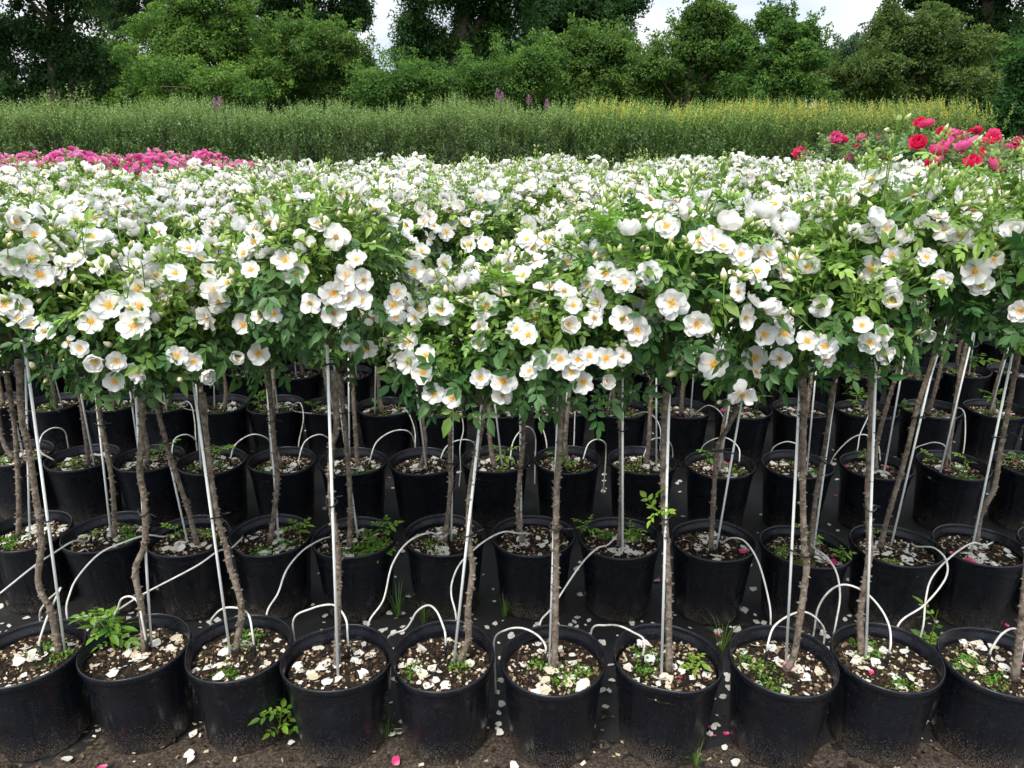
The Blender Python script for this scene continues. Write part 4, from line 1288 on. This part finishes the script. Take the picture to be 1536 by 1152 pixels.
# ------------------------------------------------------------------ weeds and grass tufts
SPR = [sprout_mesh(500 + i, .05 + .012 * i, 5 + i, size=.6 + .06 * i) for i in range(5)]
SPR_MAT = sprout_mesh(520, .03, 26, spread=1.6, size=.62, young=.25)
def weed(px, py, label, mesh=None, scale=1.0, ground=False, group=None):
    q = atZ(px, py, .02 if ground else .005 + SOIL_Z)
    if not ground:
        p = pot_under(q[0], q[1]); off = np.array([q[0] - p['x'], q[1] - p['y']]); m = np.linalg.norm(off)
        if m > .118: off = off / m * .118
        q = np.array([p['x'] + off[0], p['y'] + off[1], 0]); q[2] = soil_at(p, q[0], q[1]) - .003
    else: q[2] = .008
    o = link('weed', mesh or random.choice(SPR), None, tuple(q), Euler((0, 0, random.uniform(0, 6.283))).to_quaternion(), scale)
    tag(o, label, 'weed', group)
weed(172, 975, 'tall leafy green sucker beside a rose stem in a pot on the sand strip', sprout_mesh(531, .12, 13, young=.55, size=.85))
weed(150, 958, 'bright green sucker leaves by the back rim of a sand-strip pot', sprout_mesh(532, .10, 8, young=.35, size=.8))
weed(1040, 1003, 'yellow-green weed beside a straight rose stem in a sand-strip pot', sprout_mesh(533, .035, 9, young=.95, size=.6))
weed(416, 1098, 'green rose sucker growing up in the gap between two sand-strip pots', sprout_mesh(541, .17, 9, young=.25, size=.95), ground=True)
weed(1390, 995, 'green rose sucker standing behind the meeting rims of two sand-strip pots', sprout_mesh(535, .26, 12, young=.3, size=.85), ground=True)
weed(560, 826, 'low mat of green weeds filling a second-row pot', SPR_MAT, 1.25)
weed(578, 812, 'fresh green weed rising beside the weed mat in a second-row pot', None, .8)
for px, py in ((147, 812), (262, 808), (306, 816), (450, 815), (1213, 818), (1262, 848), (1336, 852), (1318, 800), (872, 800), (948, 812)):
    weed(px, py, 'small green weed sprouting from the soil of a second-row pot', None, random.uniform(.55, .85), group='weeds in second-row pots')
for px, py in ((757, 694), (852, 708), (1386, 690), (1450, 696), (1515, 700), (1297, 700), (1060, 690), (330, 690), (236, 690)):
    weed(px, py, 'small green weed sprouting from the soil of a third-row pot', None, random.uniform(.7, 1.0), group='weeds in third-row pots')
for px, py in ((380, 612), (462, 612), (566, 616), (905, 616), (659, 622), (735, 618), (980, 620), (1130, 618), (1280, 612), (1500, 612), (1352, 618), (240, 612)):
    weed(px, py, 'green weed sprouting from the soil of a fourth-row pot', None, random.uniform(.8, 1.3), group='weeds in fourth-row pots')
for px, py in ((1275, 575), (1420, 570), (1455, 570), (60, 560), (470, 566)):
    weed(px, py, 'green weed sprouting from the soil of a fifth-row pot', None, random.uniform(1.0, 1.5), group='weeds in fifth-row pots')
weed(617, 668, 'leafy green weed growing between pots of the third and fourth rows', sprout_mesh(536, .28, 12, young=.3, size=1.0), ground=True)

def tuft(seed, n, h):
    g = np.random.default_rng(seed); b = Buf()
    for k in range(n):
        a = g.uniform(0, 6.283); L = h * g.uniform(.5, 1.1); o = np.array([math.cos(a), math.sin(a), 0]) * .006
        out = np.array([math.cos(a), math.sin(a), 0]) * L * g.uniform(.15, .8)
        P = smooth_path([o, o + out * .4 + UP * L * .65, o + out + UP * L * g.uniform(.6, .95)], 5)
        s = np.cross(unit(out), UP) * .0014
        w = np.array([1, .9, .75, .5, .05])[:, None]
        V = np.concatenate([P - s * w, P + s * w, P + UP * .0006])
        F = []
        for i in range(4):
            F += [(i, 5 + i, 6 + i), (i, 6 + i, i + 1)]
        b.add(V[:10], F, 0, (g.random(), g.random()))
    return b.mesh('grass_tuft', [M['grass']])
TF = [tuft(i, 16 + 4 * i, .11) for i in range(3)]
for px, py, s, lab in ((1083, 975, 1.25, 'wispy grass tuft standing between two sand-strip pots, behind their rims'), (598, 925, 1.3, 'thin grass tuft growing on the ground cloth between second-row pots'),
                       (636, 935, 1.0, 'thin grass tuft growing on the ground cloth between second-row pots'), (757, 925, 1.0, 'thin grass tuft growing on the ground cloth between second-row pots'),
                       (580, 1105, 1.0, 'short grass tuft on sand between the bases of two pots'), (1045, 1150, .8, 'short grass tuft at the very foot of a pot on sand'), (240, 1108, .5, 'tiny grass tuft in the sand beside a pot base')):
    q = atZ(px, py, .01)
    tag(link('grass_tuft', random.choice(TF), None, (q[0], q[1], .008), Euler((0, 0, random.uniform(0, 6))).to_quaternion(), s), lab, 'grass tuft', 'grass tufts between second-row pots' if 'second-row' in lab else None)

# ------------------------------------------------------------------ hedges
def hedge(name, label, xa, xb, sections, Yf, depth, top, matname, seed, plume=None, nface=0, blooms=(), tall=()):
    g = np.random.default_rng(seed)
    org = np.array([(xa + xb) / 2, Yf + depth / 2, 0])
    o = thing(name, org, label, 'hedge')
    Wd = (xb - xa) / sections                          # one section, repeated along the hedge
    x0, x1 = org[0] - Wd / 2, org[0] + Wd / 2
    at = [((k - (sections - 1) / 2) * Wd, 0, 0) for k in range(sections)]
    def lay(nm, me):
        for k, q in enumerate(at):
            c = tag(link(nm, me, o, q), kind='stuff')
            if k % 2: c.scale = (-1, 1, 1)
    rhomb = np.array([(0, 0, 0), (.45, -.24, .06), (1, 0, -.05), (.45, .24, .06)]); rf = np.array([(0, 1, 2), (0, 2, 3)])
    b = Buf()
    def shoots(O, D, L, nl, leaf, tint, spreadv=.8):
        n = len(O); t = np.tile(np.linspace(.05, 1, nl), (n, 1)) + g.uniform(-.02, .02, (n, nl))
        P = O[:, None] + D[:, None] * (L[:, None] * t)[..., None] + np.stack([0 * t, 0 * t, 0 * t], -1)
        a = (np.arange(nl) * 2.4)[None] + g.uniform(0, 6.28, (n, 1))
        dd = np.stack([np.cos(a) * spreadv, np.sin(a) * spreadv, np.full(a.shape, .45)], -1) + D[:, None] * .35 + g.normal(size=(n, nl, 3)) * .25
        m = n * nl
        NN = np.tile(UP, (m, 1)) + g.normal(size=(m, 3)) * .35
        sz = leaf * g.uniform(.7, 1.2, m) * np.tile(1.1 - .55 * np.linspace(0, 1, nl) ** 2, n)
        V, F = stamp(rhomb, rf, P.reshape(-1, 3) - org, dd.reshape(-1, 3), NN, sz)
        tt = np.stack([np.clip(tint(P.reshape(-1, 3), t.reshape(-1)), 0, 1), g.random(m)], 1)
        b.add(V, F, 0, np.repeat(tt, 4, axis=0))
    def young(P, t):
        return .12 + .66 * np.clip((P[:, 2] - (top - .85)) / .75, 0, 1) + .2 * t * g.random(len(t)) + g.normal(0, .1, len(t))  # tint runs from dark at the foot to pale at the crest
    def surf(x):
        return .10 * np.sin(x * 2.9 + seed) + .07 * np.sin(x * 6.7) + .05 * np.sin(x * 13.1 + 1)
    # front face and both ends
    n = int(Wd * 640)
    x = g.uniform(x0, x1, n); z = .35 + (top - .60) * g.random(n) ** .8
    y = Yf + surf(x) + .10 * ((z - .9) / .8) ** 2 + g.uniform(-.05, .32, n)
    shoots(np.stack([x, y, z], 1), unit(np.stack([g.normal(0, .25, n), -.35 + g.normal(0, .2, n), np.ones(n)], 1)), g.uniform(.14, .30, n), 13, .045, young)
    n = int(Wd * 200)                                   # leaves deeper inside, so that the hedge is opaque
    x = g.uniform(x0, x1, n); z = .30 + (top - .62) * g.random(n)
    shoots(np.stack([x, Yf + surf(x) + g.uniform(.3, 1.0, n), z], 1), unit(np.stack([g.normal(0, .4, n), g.normal(0, .4, n), np.ones(n)], 1)), g.uniform(.2, .4, n), 12, .085, lambda P, t: 0 * t)
    # crest
    n = int(Wd * depth * 185)
    x, y = g.uniform(x0, x1, n), Yf + depth * g.random(n) ** 1.5
    hgt = top - .30 + .05 * np.sin(x * 3.3 + seed) + .05 * np.sin(x * 8.1) + .05 * np.sin(x * 1.13 + 2 * seed) + .10 * g.random(n) ** 3
    edgef = np.clip((y - Yf) / .3, 0, 1)
    L = g.uniform(.16, .34, n)
    if plume: L *= 1.15
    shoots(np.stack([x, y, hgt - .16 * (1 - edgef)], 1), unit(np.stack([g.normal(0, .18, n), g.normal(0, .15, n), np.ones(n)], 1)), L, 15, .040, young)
    lay('foliage', b.mesh('foliage', [M[matname]]))
    if plume:
        b = Buf(); n = int(Wd * 190)
        x, y = g.uniform(x0, x1, n), Yf + depth * g.random(n)
        O = np.stack([x, y, top - .14 + .05 * np.sin(x * 3.3 + seed) + g.uniform(-.10, .06, n)], 1)
        lean = np.full(n, .22) + g.normal(0, .15, n)
        shoots(O, unit(np.stack([lean, g.normal(0, .15, n), np.ones(n)], 1)), g.uniform(.12, .26, n), 14, .036, lambda P, t: .55 + .5 * t, .35)
        lay('golden_plumes', b.mesh('golden_plumes', [M[plume]]))
    for (px, py, L) in tall:
        b = Buf(); p = atY(px, py, Yf + .4)
        for k in range(5):
            a = g.normal(0, .4)
            P0 = p + np.array([g.normal(0, .12), g.normal(0, .1), -L])
            shoots(P0[None], unit(np.array([[a, g.normal(0, .2), 1.0]])), np.array([L * g.uniform(.8, 1.3)]), 26, .06, lambda P, t: .55 + .4 * t, .9)
        tag(link('tall_shoots', b.mesh('tall_shoots', [M[matname]]), o), kind='stuff')
    for k in range(int((xb - xa) / .55)):              # stems at the foot
        xs_ = xa + .3 + k * .55 + g.normal(0, .06)
        b = Buf(); s0 = np.array([xs_, Yf + .25 + g.uniform(0, .2), 0]) - org
        V, F = tube(smooth_path([s0, s0 + np.array([g.normal(0, .04), 0, .5]), s0 + np.array([g.normal(0, .1), .05, 1.2])], 6), np.linspace(.022, .010, 6), 6); b.add(V, F)
        link('stem', b.mesh('stem', [M['trunk']], True), o)
    for px, py, c in blooms:
        b = Buf(); p = atY(px, py, Yf + .35) - org; n = 90
        t = g.random(n); a = g.uniform(0, 6.28, n); w = .022 * (1 - t) ** .6 + .005
        Oo = p + np.stack([np.cos(a) * w, np.sin(a) * w, (t - .5) * .12], 1)
        V, F = stamp(rhomb, rf, Oo, rand_dirs(n), rand_dirs(n), np.full(n, .022)); b.add(V, F, 0, (.8, .5))
        V, F = tube(np.array([p + np.array([0, 0, -.35]), p + np.array([0, 0, .05])]), .006, 4); b.add(V, F, 1)
        link('flower_spike', b.mesh('flower_spike', [M['mauve'], M['twig']]), o)
    return o
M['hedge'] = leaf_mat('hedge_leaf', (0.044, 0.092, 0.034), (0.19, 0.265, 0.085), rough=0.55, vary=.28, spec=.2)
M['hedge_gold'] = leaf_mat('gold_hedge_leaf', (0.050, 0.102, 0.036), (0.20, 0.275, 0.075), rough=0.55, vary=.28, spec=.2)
M['gold'] = leaf_mat('golden_tip_leaf', (0.22, 0.26, 0.05), (0.40, 0.36, 0.07), rough=0.55, vary=.3)
M['mauve'] = petal_mat('mauve_spike', (0.30, 0.10, 0.24), (0.40, 0.16, 0.33))
YH = 10.6
xm = atY(868, 160, YH)[0]; xr = atY(1500, 160, YH)[0]
hedge('clipped_hedge', 'long grey-green hedge with mauve flower spikes behind the pink roses', -9.8, xm + .02, 3, YH, 2.0, 1.93, 'hedge', 3,
      blooms=[(322, 155, 0), (330, 152, 0), (746, 140, 0), (753, 146, 0), (793, 150, 0), (820, 156, 0)], tall=[(68, 140, .45), (118, 130, .5), (90, 142, .4), (508, 148, .3), (630, 142, .3)])
hedge('plumed_hedge', 'green hedge with golden yellow tips behind the cerise roses', xm - .02, xr, 2, YH + .1, 2.0, 1.88, 'hedge_gold', 5, plume='gold',
      tall=[(1480, 165, .3)])

# ------------------------------------------------------------------ trees
TREE_LEAF = {
    'bright': leaf_mat('bright_tree_leaf', (0.041, 0.104, 0.024), (0.177, 0.287, 0.055), rough=.5, vary=.20, spec=.15, trans=.42),
    'mid': leaf_mat('mid_tree_leaf', (0.032, 0.088, 0.022), (0.140, 0.238, 0.049), rough=.5, vary=.20, spec=.15, trans=.42),
    'dark': leaf_mat('dark_tree_leaf', (0.020, 0.051, 0.020), (0.076, 0.144, 0.044), rough=.5, vary=.20, spec=.15, trans=.42),
    'ivy': leaf_mat('ivy_leaf', (0.017, 0.055, 0.016), (0.061, 0.140, 0.034), rough=.45, vary=.20, spec=.15, trans=.42),
    'olive': leaf_mat('olive_tree_leaf', (0.037, 0.076, 0.022), (0.134, 0.189, 0.049), rough=.5, vary=.20, spec=.15, trans=.42),
    'far': leaf_mat('far_tree_leaf', (0.040, 0.075, 0.045), (0.095, 0.145, 0.080), rough=.6, vary=.20, spec=.15, trans=.42),  # bluish distance haze mixed into the leaf colour
}
RH = np.array([(0, 0, 0), (.45, -.28, .07), (1, 0, -.08), (.45, .28, .07)]); RF = np.array([(0, 1, 2), (0, 2, 3)])

def tree(name, label, Y, lobes, leafmat, trunks, seed, clump=.36, leaf=.098, per=118, dens=1.0, depthf=.9, inner=.7, droop=0., group=None, cat='tree'):
    """lobes: pixel ellipses (cx, cy, rx, ry) at distance Y; trunks: list of (px, radius in m, top pixel y)"""
    g = np.random.default_rng(seed)
    base = atY(trunks[0][0], 200, Y); org = np.array([base[0], Y, 0])
    o = thing(name, org, label, cat, group)
    b = Buf(); C, Rr = [], []
    m = Y / CP / FPX
    lobes = sorted(lobes, key=lambda t: -t[1])
    for cx, cy, rx, ry in lobes:
        c = atY(cx, cy, Y) + np.array([0, g.normal(0, .25) * rx * m, 0])
        ex, ez = max(rx * m - .4 * clump, .5 * rx * m), max(ry * m - .4 * clump, .5 * ry * m)
        C.append(c); Rr.append(np.array([ex, (ex + ez) * .5 * depthf, ez]))
    for (cx_, cy_, _a, _b), c, e in zip(lobes, C, Rr):
        coarse = 1.6 if cy_ + _b < 22 else 1.0           # above anything a step aside would see
        nb = int(np.clip(6 + 4 * e[0] * e[2], 7, 15)); bd = unit(g.normal(size=(nb, 3))); bd[:, 1] = -np.abs(bd[:, 1]) * np.where(g.random(nb) < .75, 1, -1)
        cen, dd, cl = [], [], []
        for q3 in range(nb):                                # boughs
            bc = c + bd[q3] * e * g.uniform(.45, .85); be = e * g.uniform(.26, .46) * np.array([1.2, 1.0, .8])
            be = np.maximum(be, clump * .5)
            n = int(max(4, 4 * math.pi * (be[0] * be[2]) / clump ** 2 * .50 * dens))
            d = unit(g.normal(size=(n, 3)) + bd[q3] * .5 + np.array([0, 0, .25]))
            cen.append(bc + d * be * g.uniform(.6, 1.15, (n, 1))); dd.append(d); cl.append(g.uniform(.45, 1.1, n) * clump)
            n = int(max(3, n * .6))                        # loose sprays at the outline
            d = unit(bd[q3] + g.normal(size=(n, 3)) * .7 + np.array([0, 0, .2]))
            cen.append(bc + d * be * g.uniform(1.15, 2.0, (n, 1))); dd.append(d); cl.append(g.uniform(.20, .5, n) * clump)
        nt_ = int(4 + 5 * e[0])                              # leading shoots that stick out of the crown
        for q3 in range(nt_):
            d = unit(g.normal(size=3) + np.array([0, -.2, .7])); p0 = c + d * e * g.uniform(.8, 1.05)
            up = unit(d * .5 + np.array([0, 0, .8]) + g.normal(size=3) * .35); Ls = g.uniform(.25, .75)
            m_ = int(3 + Ls * 8); t_ = np.linspace(0, 1, m_)[:, None]
            cen.append(p0 + up * Ls * t_ + g.normal(size=(m_, 3)) * .05); dd.append(np.tile(up, (m_, 1))); cl.append(np.linspace(.45, .22, m_) * clump)
        n = int(nb * 5 * inner); d = unit(g.normal(size=(n, 3)))
        cen.append(c + d * e * g.uniform(.1, .6, (n, 1))); dd.append(d); cl.append(g.uniform(.6, 1.2, n) * clump)
        cen, dd, cl = np.concatenate(cen), np.concatenate(dd), np.concatenate(cl)
        k = len(cen)
        num = np.maximum(12, per / coarse ** 2 * np.minimum(1, (cl / clump) ** 1.6)).astype(int)
        idx = np.repeat(np.arange(k), num); q = len(idx)
        ld = unit(g.normal(size=(q, 3)) + dd[idx] * .45 + np.array([0, 0, .5]))
        P = cen[idx] + ld * cl[idx][:, None] * np.array([1.05, 1.05, .62]) * g.uniform(.3, 1.08, (q, 1)) ** .5
        P[:, 2] -= droop * g.random(q)
        D = unit(ld * .7 + g.normal(size=(q, 3)) * .55 + np.array([0, 0, -.25 - droop]))
        NN = unit(ld * 1.1 + UP * .5 + g.normal(size=(q, 3)) * .22)
        V, F = stamp(RH, RF, P - org, D, NN, leaf * coarse * g.uniform(.6, 1.25, q))
        tone = g.uniform(.05, .80, k)[idx]
        t = np.stack([np.clip(tone + .22 * ld[:, 2] + g.normal(0, .07, q), 0, 1), g.random(q)], 1)  # clump tops tinted paler: light from above put into the leaf colour
        b.add(V, F, 0, np.repeat(t, 4, axis=0))
    tag(link('crown', b.mesh('crown', [leafmat]), o), kind='stuff')
    for px, rad, py in trunks:
        b = Buf(); s = atY(px, 200, Y); s[2] = 0; e = atY(px + g.normal(0, 6), py, Y); s0 = s - org; e0 = e - org
        H = e0[2]; n = 10
        P = smooth_path([s0, s0 * .6 + e0 * .4 + np.array([g.normal(0, .1), g.normal(0, .1), 0]), e0], n)
        V, F = tube(P, np.linspace(rad * 1.15, rad * .55, n), 8); b.add(V, F)
        near = sorted(range(len(C)), key=lambda i: abs(C[i][0] - e[0]))[:7]
        for i in near:
            tgt = C[i] - org; st = P[int(np.clip((tgt[2] * .75 / max(H, .1)) * (n - 1), 3, n - 1))]
            mid = st * .5 + tgt * .5 + np.array([0, 0, -.12])
            V, F = tube(smooth_path([st, mid, tgt], 6), np.linspace(rad * .42, rad * .10, 6), 6, False); b.add(V, F)
            for j in range(4):
                t2 = tgt + g.normal(size=3) * Rr[i] * .55
                V, F = tube(smooth_path([mid * .4 + tgt * .6, (tgt + t2) / 2 + g.normal(size=3) * .05, t2], 4), np.linspace(rad * .14, rad * .05, 4), 4, False); b.add(V, F)
        link('trunk', b.mesh('trunk', [M['trunk']], True), o)
    return o
T = tree
T('dark_tree', 'tall dark tree with two close trunks and gappy crown behind the hedge', 24, [(18, 45, 60, 40), (100, 15, 65, 32), (55, 105, 60, 34), (140, 85, 34, 28), (-50, 80, 70, 70), (30, -60, 110, 50), (140, -50, 60, 40), (120, 128, 42, 22), (20, 140, 60, 30), (70, 60, 34, 30)],
  TREE_LEAF['dark'], [(80, .17, -40), (98, .11, -30)], 11, dens=.76, inner=.2, clump=.36, leaf=.11, per=100)
T('thin_tree', 'thin-crowned tree with sky showing through, beside the bright green tree', 33, [(196, 45, 40, 40), (215, 0, 50, 30), (182, 100, 28, 34), (168, 20, 26, 20), (200, 130, 40, 30), (225, -50, 70, 40)],
  TREE_LEAF['dark'], [(205, .14, -30)], 12, dens=.6, inner=.2, clump=.38, leaf=.11)
T('broad_tree', 'broad rounded bright green tree rising above the hedge', 23, [(300, 42, 80, 52), (258, 92, 66, 48), (346, 86, 70, 50), (238, 132, 52, 30), (330, 132, 80, 32), (392, 112, 36, 44), (262, 40, 42, 34), (352, 30, 46, 38), (305, -4, 44, 26)],
  TREE_LEAF['bright'], [(300, .20, 40)], 13, leaf=.085)
T('round_tree', 'dense mid-green tree with rounded top next to the bright green one', 25, [(470, 84, 50, 40), (512, 76, 38, 28), (448, 126, 46, 34), (518, 124, 50, 34), (432, 76, 26, 30), (538, 108, 22, 20)],
  TREE_LEAF['mid'], [(480, .18, 70)], 14)
T('bare_limbed_tree', 'tall dark tree with bare upper limbs behind the round-topped one', 35, [(448, 6, 46, 24), (520, 8, 30, 20), (408, 12, 26, 28), (470, -36, 90, 30), (430, 38, 26, 20), (500, 36, 22, 18), (455, 30, 40, 30), (400, 40, 30, 34), (540, 30, 16, 16)],
  TREE_LEAF['dark'], [(497, .12, -20), (440, .14, -20)], 15, dens=.66, inner=.3, clump=.42, leaf=.135, per=88)
T('ivy_tree', 'huge tree trunk wholly draped in dark green ivy', 28, [(640, 60, 42, 70), (700, 40, 56, 64), (752, 36, 44, 60), (620, 26, 26, 50), (690, -50, 85, 50), (760, -40, 60, 50), (655, 118, 56, 38), (720, 105, 50, 40)],
  TREE_LEAF['ivy'], [(690, .45, -40)], 16, clump=.34, leaf=.115, per=80, droop=.28, dens=.8)
T('tall_tree', 'tall tree with bare brown trunk showing between ivy and bushy trees', 35, [(895, 8, 58, 26), (928, 2, 30, 22), (812, 8, 26, 26), (870, -34, 100, 30), (944, -8, 22, 18), (860, 44, 28, 22), (905, 55, 40, 26), (848, 20, 46, 36), (905, 24, 42, 38), (800, 40, 30, 40)],
  TREE_LEAF['dark'], [(826, .17, -20), (862, .12, -20)], 17, dens=.75, inner=.4, clump=.42, leaf=.135, per=88)
T('bushy_tree', 'low bushy tree at the foot of the ivy-clad tree, arched twig over it', 22, [(568, 130, 40, 26), (620, 124, 40, 26), (592, 140, 50, 20), (660, 132, 44, 26)], TREE_LEAF['mid'], [(600, .08, 120)], 18, leaf=.08)
T('bushy_tree', 'low bushy mid-green tree below the bare brown trunk', 22.5, [(722, 118, 50, 36), (785, 122, 48, 34), (760, 140, 70, 22), (690, 142, 36, 20), (815, 100, 30, 30)], TREE_LEAF['mid'], [(755, .09, 110)], 19, leaf=.08)
T('maple_tree', 'bushy maple-like tree with many leaf tufts beside the bare brown trunk', 24, [(850, 112, 46, 40), (900, 94, 46, 40), (922, 80, 32, 24), (880, 138, 60, 26), (860, 78, 30, 26)], TREE_LEAF['mid'], [(885, .15, 80)], 20, dens=.8)
T('maple_tree', 'wide leafy tree with pale green top under open sky', 23.5, [(978, 104, 42, 30), (1034, 68, 42, 34), (1062, 40, 28, 24), (1010, 124, 60, 36), (1084, 92, 46, 42), (1100, 60, 24, 24), (960, 126, 40, 32), (1050, 24, 16, 14)],
  TREE_LEAF['mid'], [(1030, .14, 60)], 21, dens=.8)
T('slender_tree', 'slender upright tree with reddish stem and tufted top beside the sky gap', 22.5, [(1140, 122, 40, 40), (1168, 58, 20, 26), (1203, 52, 20, 20), (1182, 98, 40, 34), (1163, 32, 16, 14), (1212, 82, 20, 18), (1175, 135, 50, 26), (1120, 80, 24, 24)],
  TREE_LEAF['mid'], [(1180, .09, 60), (1170, .06, 40)], 22, clump=.27, dens=.75)
for i, (lab, lb) in enumerate((('hazy far-off tree low in the gap between nearer trees', [(1238, 108, 34, 24), (1222, 128, 34, 22)]), ('hazy far-off domed tree rising in the gap between nearer trees', [(1278, 84, 30, 24), (1285, 112, 34, 30)]))):
    T('far_tree', lab, 60, lb, TREE_LEAF['far'], [(lb[0][0], .3, 100)], 23 + i, clump=.75, leaf=.24, per=90)
T('spreading_tree', 'spreading olive-green tree beside the far-off trees', 24, [(1330, 74, 42, 38), (1382, 60, 50, 38), (1302, 114, 52, 34), (1400, 108, 60, 42), (1444, 84, 42, 40), (1348, 34, 26, 18), (1262, 128, 34, 24), (1350, 140, 70, 24), (1430, 140, 60, 24)],
  TREE_LEAF['olive'], [(1385, .18, 60)], 25)
T('dark_oak', 'massive dark tree with heavy limbs overhanging the olive-green one', 30, [(1432, 20, 50, 32), (1500, 28, 56, 50), (1390, 0, 44, 20), (1505, 100, 44, 50), (1470, -50, 110, 40), (1560, 60, 60, 80), (1475, 130, 50, 34)],
  TREE_LEAF['dark'], [(1475, .30, -20)], 26, dens=.75, leaf=.125, per=90)
T('arborvitae', 'dark conical evergreen beyond the end of the golden-tipped hedge', 15.5, [(1524, 165, 30, 34), (1528, 130, 24, 34), (1532, 100, 15, 26), (1536, 185, 40, 26)], TREE_LEAF['ivy'], [(1530, .08, 110)], 27, clump=.16, leaf=.07, per=90, dens=1.3)
# second line of trees closing the view behind
SECOND = [(-60, 30, 70, 30, 'out past the two-trunked tree'), (130, 31, 60, 80, 'directly behind the two-trunked tree'), (235, 30, 50, 96, 'between the two-trunked and bright green trees'),
          (400, 30, 60, 70, 'behind the bright green tree'), (500, 31, 44, 98, 'behind the round-topped tree'), (580, 31, 40, 132, 'in the gap beside the ivy-clad tree'), (680, 31, 70, 70, 'behind the ivy-clad tree'),
          (800, 31, 60, 84, 'below the bare brown trunk'), (905, 30, 60, 84, 'behind the many-tufted maple-like tree'), (1010, 30, 60, 108, 'behind the pale-topped wide tree'), (1120, 30, 60, 92, 'behind the slender tree'),
          (1300, 31, 50, 112, 'beside the far-off trees'), (1420, 30, 70, 80, 'behind the olive-green tree'), (1570, 28, 80, 60, 'behind the conical evergreen')]
for i, (px, Yd, w, ty, lab) in enumerate(SECOND):
    L = [(px - w * .6, 160, w * .6, 26), (px + w * .6, 160, w * .6, 26)]
    y = 148
    while y - 26 > ty:
        L += [(px - w * .4, y - 12, w * .6, 28), (px + w * .4, y - 16, w * .6, 28)]; y -= 36
    L += [(px, ty + 24, w * .55, 24)]
    T('background_tree', 'shaded green tree ' + lab, Yd, L, TREE_LEAF['mid' if i % 3 else 'ivy'], [(px, .16, ty + 30)], 40 + i, clump=.48, leaf=.185, per=46, dens=.66, inner=.3)

# far wood that closes the view at ground level: one mass
g = np.random.default_rng(90); b = Buf()
n = 1500
cen = np.stack([g.uniform(-46, 46, n), g.uniform(49, 54, n), 3.3 * g.random(n) ** .8], 1)
per = 26
ld = unit(g.normal(size=(n, per, 3)) + np.array([0, -.3, .5]))
P = (cen[:, None] + ld * g.uniform(.4, .95, (n, 1, 1))).reshape(-1, 3); ld = ld.reshape(-1, 3); q = len(P)
P[:, 2] = np.maximum(P[:, 2], .05)
V, F = stamp(RH, RF, P, unit(ld + g.normal(size=(q, 3)) * .6), unit(ld + UP * .6 + g.normal(size=(q, 3)) * .3), .36 * g.uniform(.6, 1.2, q))
b.add(V, F, 0, np.repeat(np.stack([g.random(q) * .5, g.random(q)], 1), 4, axis=0))
tag(link('woods', b.mesh('woods', [TREE_LEAF['dark']])), 'far-off dark wood closing the view behind the trees', 'woods', kind='stuff')
